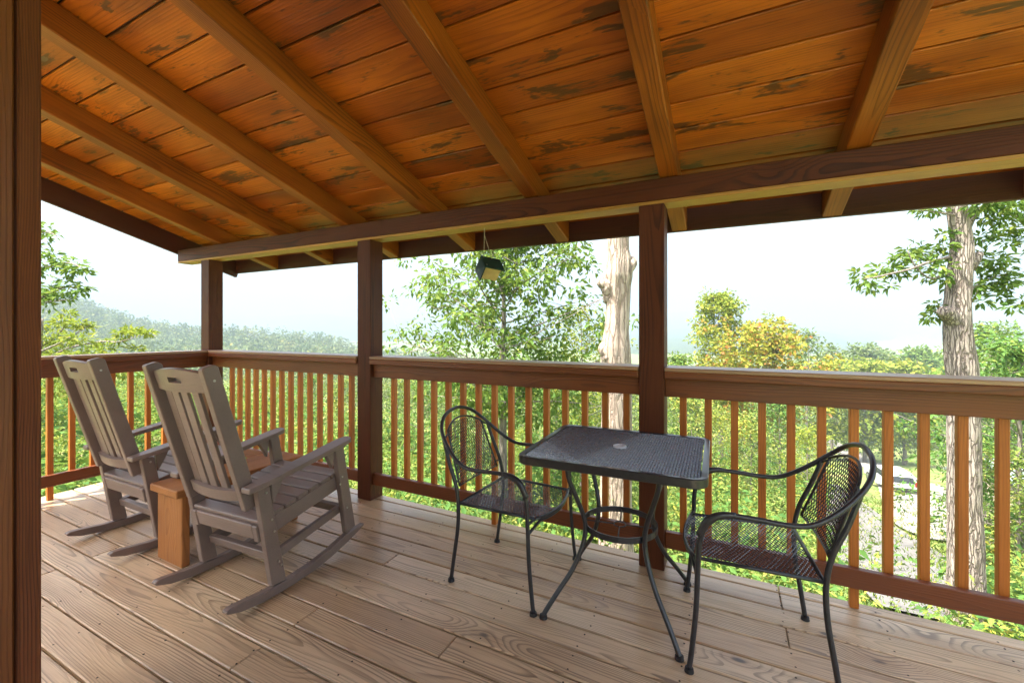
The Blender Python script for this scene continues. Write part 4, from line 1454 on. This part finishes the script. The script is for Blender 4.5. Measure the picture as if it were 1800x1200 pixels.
# ---- undergrowth: uncountable shrubs and weeds on the slope
L = Leaves(200)
L2 = Leaves(201)
r = L.r
cnt = 0
while cnt < 4200:
    px = r.uniform(-350, 2000)
    d = 4.6 * (46 / 4.6) ** r.rand()
    q = at(px, 578, d)
    if q.y < 3.4 and q.x > -5.6:
        continue
    # keep the roads and the grass bank open
    sx_, sy_ = px, 578.2 + (1.362 - tz(q.x, q.y)) / d * FPX
    if 1450 < sx_ < 1690 and 765 < sy_ < 1300 and r.rand() < 0.95:
        continue
    hgt = min(2.0, r.gamma(2.0, 0.22) * (0.5 + d / 24))
    g = tz(q.x, q.y)
    n = 26
    sz = 0.05 + 0.0052 * d
    if cnt % 4 == 0:
        for kk in range(3):
            L2.cluster((q.x + r.randn() * 0.25, q.y + r.randn() * 0.25, g + hgt * (0.4 + 0.35 * kk)), 0.26 + 0.012 * d, 11, sz * 1.9, 0.35, 0.7)
        cnt += 1
        continue
    for kk in range(2):
        L.cluster((q.x + r.randn() * 0.2, q.y + r.randn() * 0.2, g + hgt * (0.45 + 0.5 * kk)), 0.22 + 0.014 * d, n // 2 + 6, sz * 1.1, 0.15, 0.8)
    cnt += 1
link('brambles', L2.mesh('brambles', M['leaf_deep'], 0.5), kind='stuff')
link('undergrowth', L.mesh('undergrowth', M['leaf_under'], 0.42), kind='stuff')

# ---- grass near the deck
L = Leaves(300)
r = L.r
N = 60000
px = r.uniform(-300, 1950, N)
d = 3.2 * (30 / 3.2) ** r.rand(N)
X = CAM.x + FWD.x * d + RIGHT.x * (px - 902.6) / FPX * d
Y = CAM.y + FWD.y * d + RIGHT.y * (px - 902.6) / FPX * d
ok = (Y > 3.0) | (X < -5.2)
X, Y, d = X[ok], Y[ok], d[ok]
Z = terrain(X, Y)
L.c.append(np.stack([X, Y, Z - 0.02], 1))
L.d.append(np.stack([0.5 * r.randn(len(X)), 0.5 * r.randn(len(X)), np.ones(len(X))], 1))
L.s.append((0.11 + 0.005 * d) * (0.5 + r.rand(len(X))))
link('grass', L.mesh('grass', M['grass'], 0.10), kind='stuff')

# ---- woods on the hill and in the valley: one mass
L = Leaves(400)
r = L.r


def far_tree(x, y, z, h, wd, nl=36, ls=0.17):
    L.cluster((x, y, z + h * 0.55), wd, nl, h * ls, 0.0, h * 0.5 / wd)


nr, nc = hillA.shape[:2]
for k in range(3400):
    i = r.rand() ** 0.7 * (nr - 2.001)
    j = r.rand() * (nc - 1.001)
    i0, j0 = int(i), int(j)
    fi, fj = i - i0, j - j0
    p = (hillA[i0, j0] * (1 - fi) + hillA[i0 + 1, j0] * fi) * (1 - fj) + (hillA[i0, j0 + 1] * (1 - fi) + hillA[i0 + 1, j0 + 1] * fi) * fj
    h = r.uniform(7, 14)
    far_tree(p[0], p[1], p[2] - 1, h, h * r.uniform(0.26, 0.42))
cnt = 0
while cnt < 1500:
    px = r.uniform(-200, 2100)
    d = 48 * (420 / 48) ** r.rand()
    q = at(px, 578, d)
    g = tz(q.x, q.y)
    h = r.uniform(6, 13)
    top = 578.2 - (g + h - 1.362) / d * FPX
    if 1380 < px < 1860 and d < 85:
        continue
    if top < (606 if px < 660 else 616) + r.uniform(0, 30):
        continue
    far_tree(q.x, q.y, g - 1, h, h * r.uniform(0.3, 0.45), 220 if d < 130 else 70, 0.045 if d < 130 else 0.085)
    cnt += 1
link('distant_woods', L.mesh('distant_woods', M['forest'], 0.75), kind='stuff')

# ------------------------------------------------------------------ car, cabin, rock, by the road
q = ground_pt(1563, 858)
q2 = ground_pt(1600, 872)
head = math.atan2(q2.y - q.y, q2.x - q.x)
car = thing('parked_car', 'white sport utility car parked on the road below', 'car', (q.x, q.y, tz(q.x, q.y) + 0.14), head + math.pi)
cl, cw = 4.6, 1.85
m = MB()
side = [(-2.3, 0.35), (2.25, 0.35), (2.3, 0.75), (2.2, 0.98), (1.15, 1.10), (0.45, 1.62), (0.1, 1.70), (-1.75, 1.68), (-2.1, 1.50), (-2.28, 1.00)]
n = len(side)
vs = [(x, -cw / 2 * (1 if z_ < 1.15 else 0.86), z_) for x, z_ in side] + [(x, cw / 2 * (1 if z_ < 1.15 else 0.86), z_) for x, z_ in side]
m.add(vs, [tuple(range(n)), tuple(reversed(range(n, 2 * n)))] + [(i, n + i, n + (i + 1) % n, (i + 1) % n) for i in range(n)])
m.build('body', M['car_white'], car, bev=0.05)
for s in (-1, 1):
    m = MB()
    y_ = s * cw / 2 * 0.955
    m.add([(0.95, y_, 1.12), (0.42, s * cw / 2 * 0.885, 1.54), (-1.70, s * cw / 2 * 0.885, 1.54), (-1.95, y_, 1.12)], [(0, 1, 2, 3)])
    m.build('side_window', M['glass'], car)
    m = MB()
    m.box((-2.27, s * 0.78, 1.02), (0.08, 0.14, 0.34))
    m.build('tail_lamp', M['lamp_red'], car)
    for x in (-1.45, 1.42):
        m = MB()
        m.tube([(x, s * (cw / 2 - 0.22), 0.34), (x, s * (cw / 2 + 0.02), 0.34)], 0.36, 18)
        wv = m.build('wheel', M['tyre'], car)
        m = MB()
        m.tube([(x, s * (cw / 2 + 0.015), 0.34), (x, s * (cw / 2 + 0.03), 0.34)], 0.23, 14)
        m.build('rim', M['rim'], wv)
m = MB()
m.add([(-2.30, -0.72, 1.10), (-2.30, 0.72, 1.10), (-2.14, 0.66, 1.50), (-2.14, -0.66, 1.50)], [(0, 1, 2, 3)])
m.build('rear_window', M['glass'], car)
m = MB()
m.add([(1.17, -0.78, 1.13), (1.17, 0.78, 1.13), (0.47, 0.70, 1.60), (0.47, -0.70, 1.60)], [(0, 1, 2, 3)])
m.build('windscreen', M['glass'], car)
m = MB()
m.box((-2.32, 0, 0.55), (0.08, 1.7, 0.26))
m.build('bumper', M['tyre'], car)

q = ground_pt(1822, 925)
cab = thing('cabin', 'tan cabin with grey green roof at the right edge below', 'house', (q.x, q.y, tz(q.x, q.y)), 0.4)
m = MB()
m.box((0, 0, 0.9), (5, 4, 3.4))
m.build('wall', M['tan_wall'], cab)
m = MB()
m.prism([(-2.5, 2.45), (0, 3.7), (2.5, 2.45), (2.5, 2.6), (0, 3.9), (-2.5, 2.6)], -2.9, 2.9)
m.build('roof', M['roof_metal'], cab)
m = MB()
m.box((-1.0, -2.01, 1.3), (0.9, 0.06, 1.0))
m.build('window', M['glass'], cab)
m = MB()
m.box((0.9, -2.01, 0.6), (0.9, 0.06, 1.9))
m.build('door', M['siding'], cab)

q = ground_pt(1748, 945)
m = MB()
rgn = np.random.RandomState(4)
bm = bmesh.new()
bmesh.ops.create_icosphere(bm, subdivisions=2, radius=0.8)
for v in bm.verts:
    v.co = v.co * (1 + 0.18 * rgn.randn())
    v.co.z *= 0.6
me = bpy.data.meshes.new('boulder')
bm.to_mesh(me)
bm.free()
me.materials.append(M['rock'])
tag(link('boulder', me, loc=(q.x, q.y, tz(q.x, q.y) + 0.2)), 'tan boulder beside the pale road right of the oak', 'boulder')

# ------------------------------------------------------------------ air
def add_haze():
    b = NB('valley_haze')
    b.nt.nodes.remove(b.p)
    v = b.n('ShaderNodeVolumePrincipled')
    v.inputs['Color'].default_value = (0.30, 0.37, 0.45, 1)
    v.inputs['Density'].default_value = 0.0010
    v.inputs['Anisotropy'].default_value = 0.0
    out = [n for n in b.nt.nodes if n.type == 'OUTPUT_MATERIAL'][0]
    b.nt.links.new(v.outputs[0], out.inputs['Volume'])
    m = MB()
    m.box((0, 0, 130), (13000, 13000, 380))
    link('haze', m.mesh('haze', b.m), kind='stuff')


add_haze()
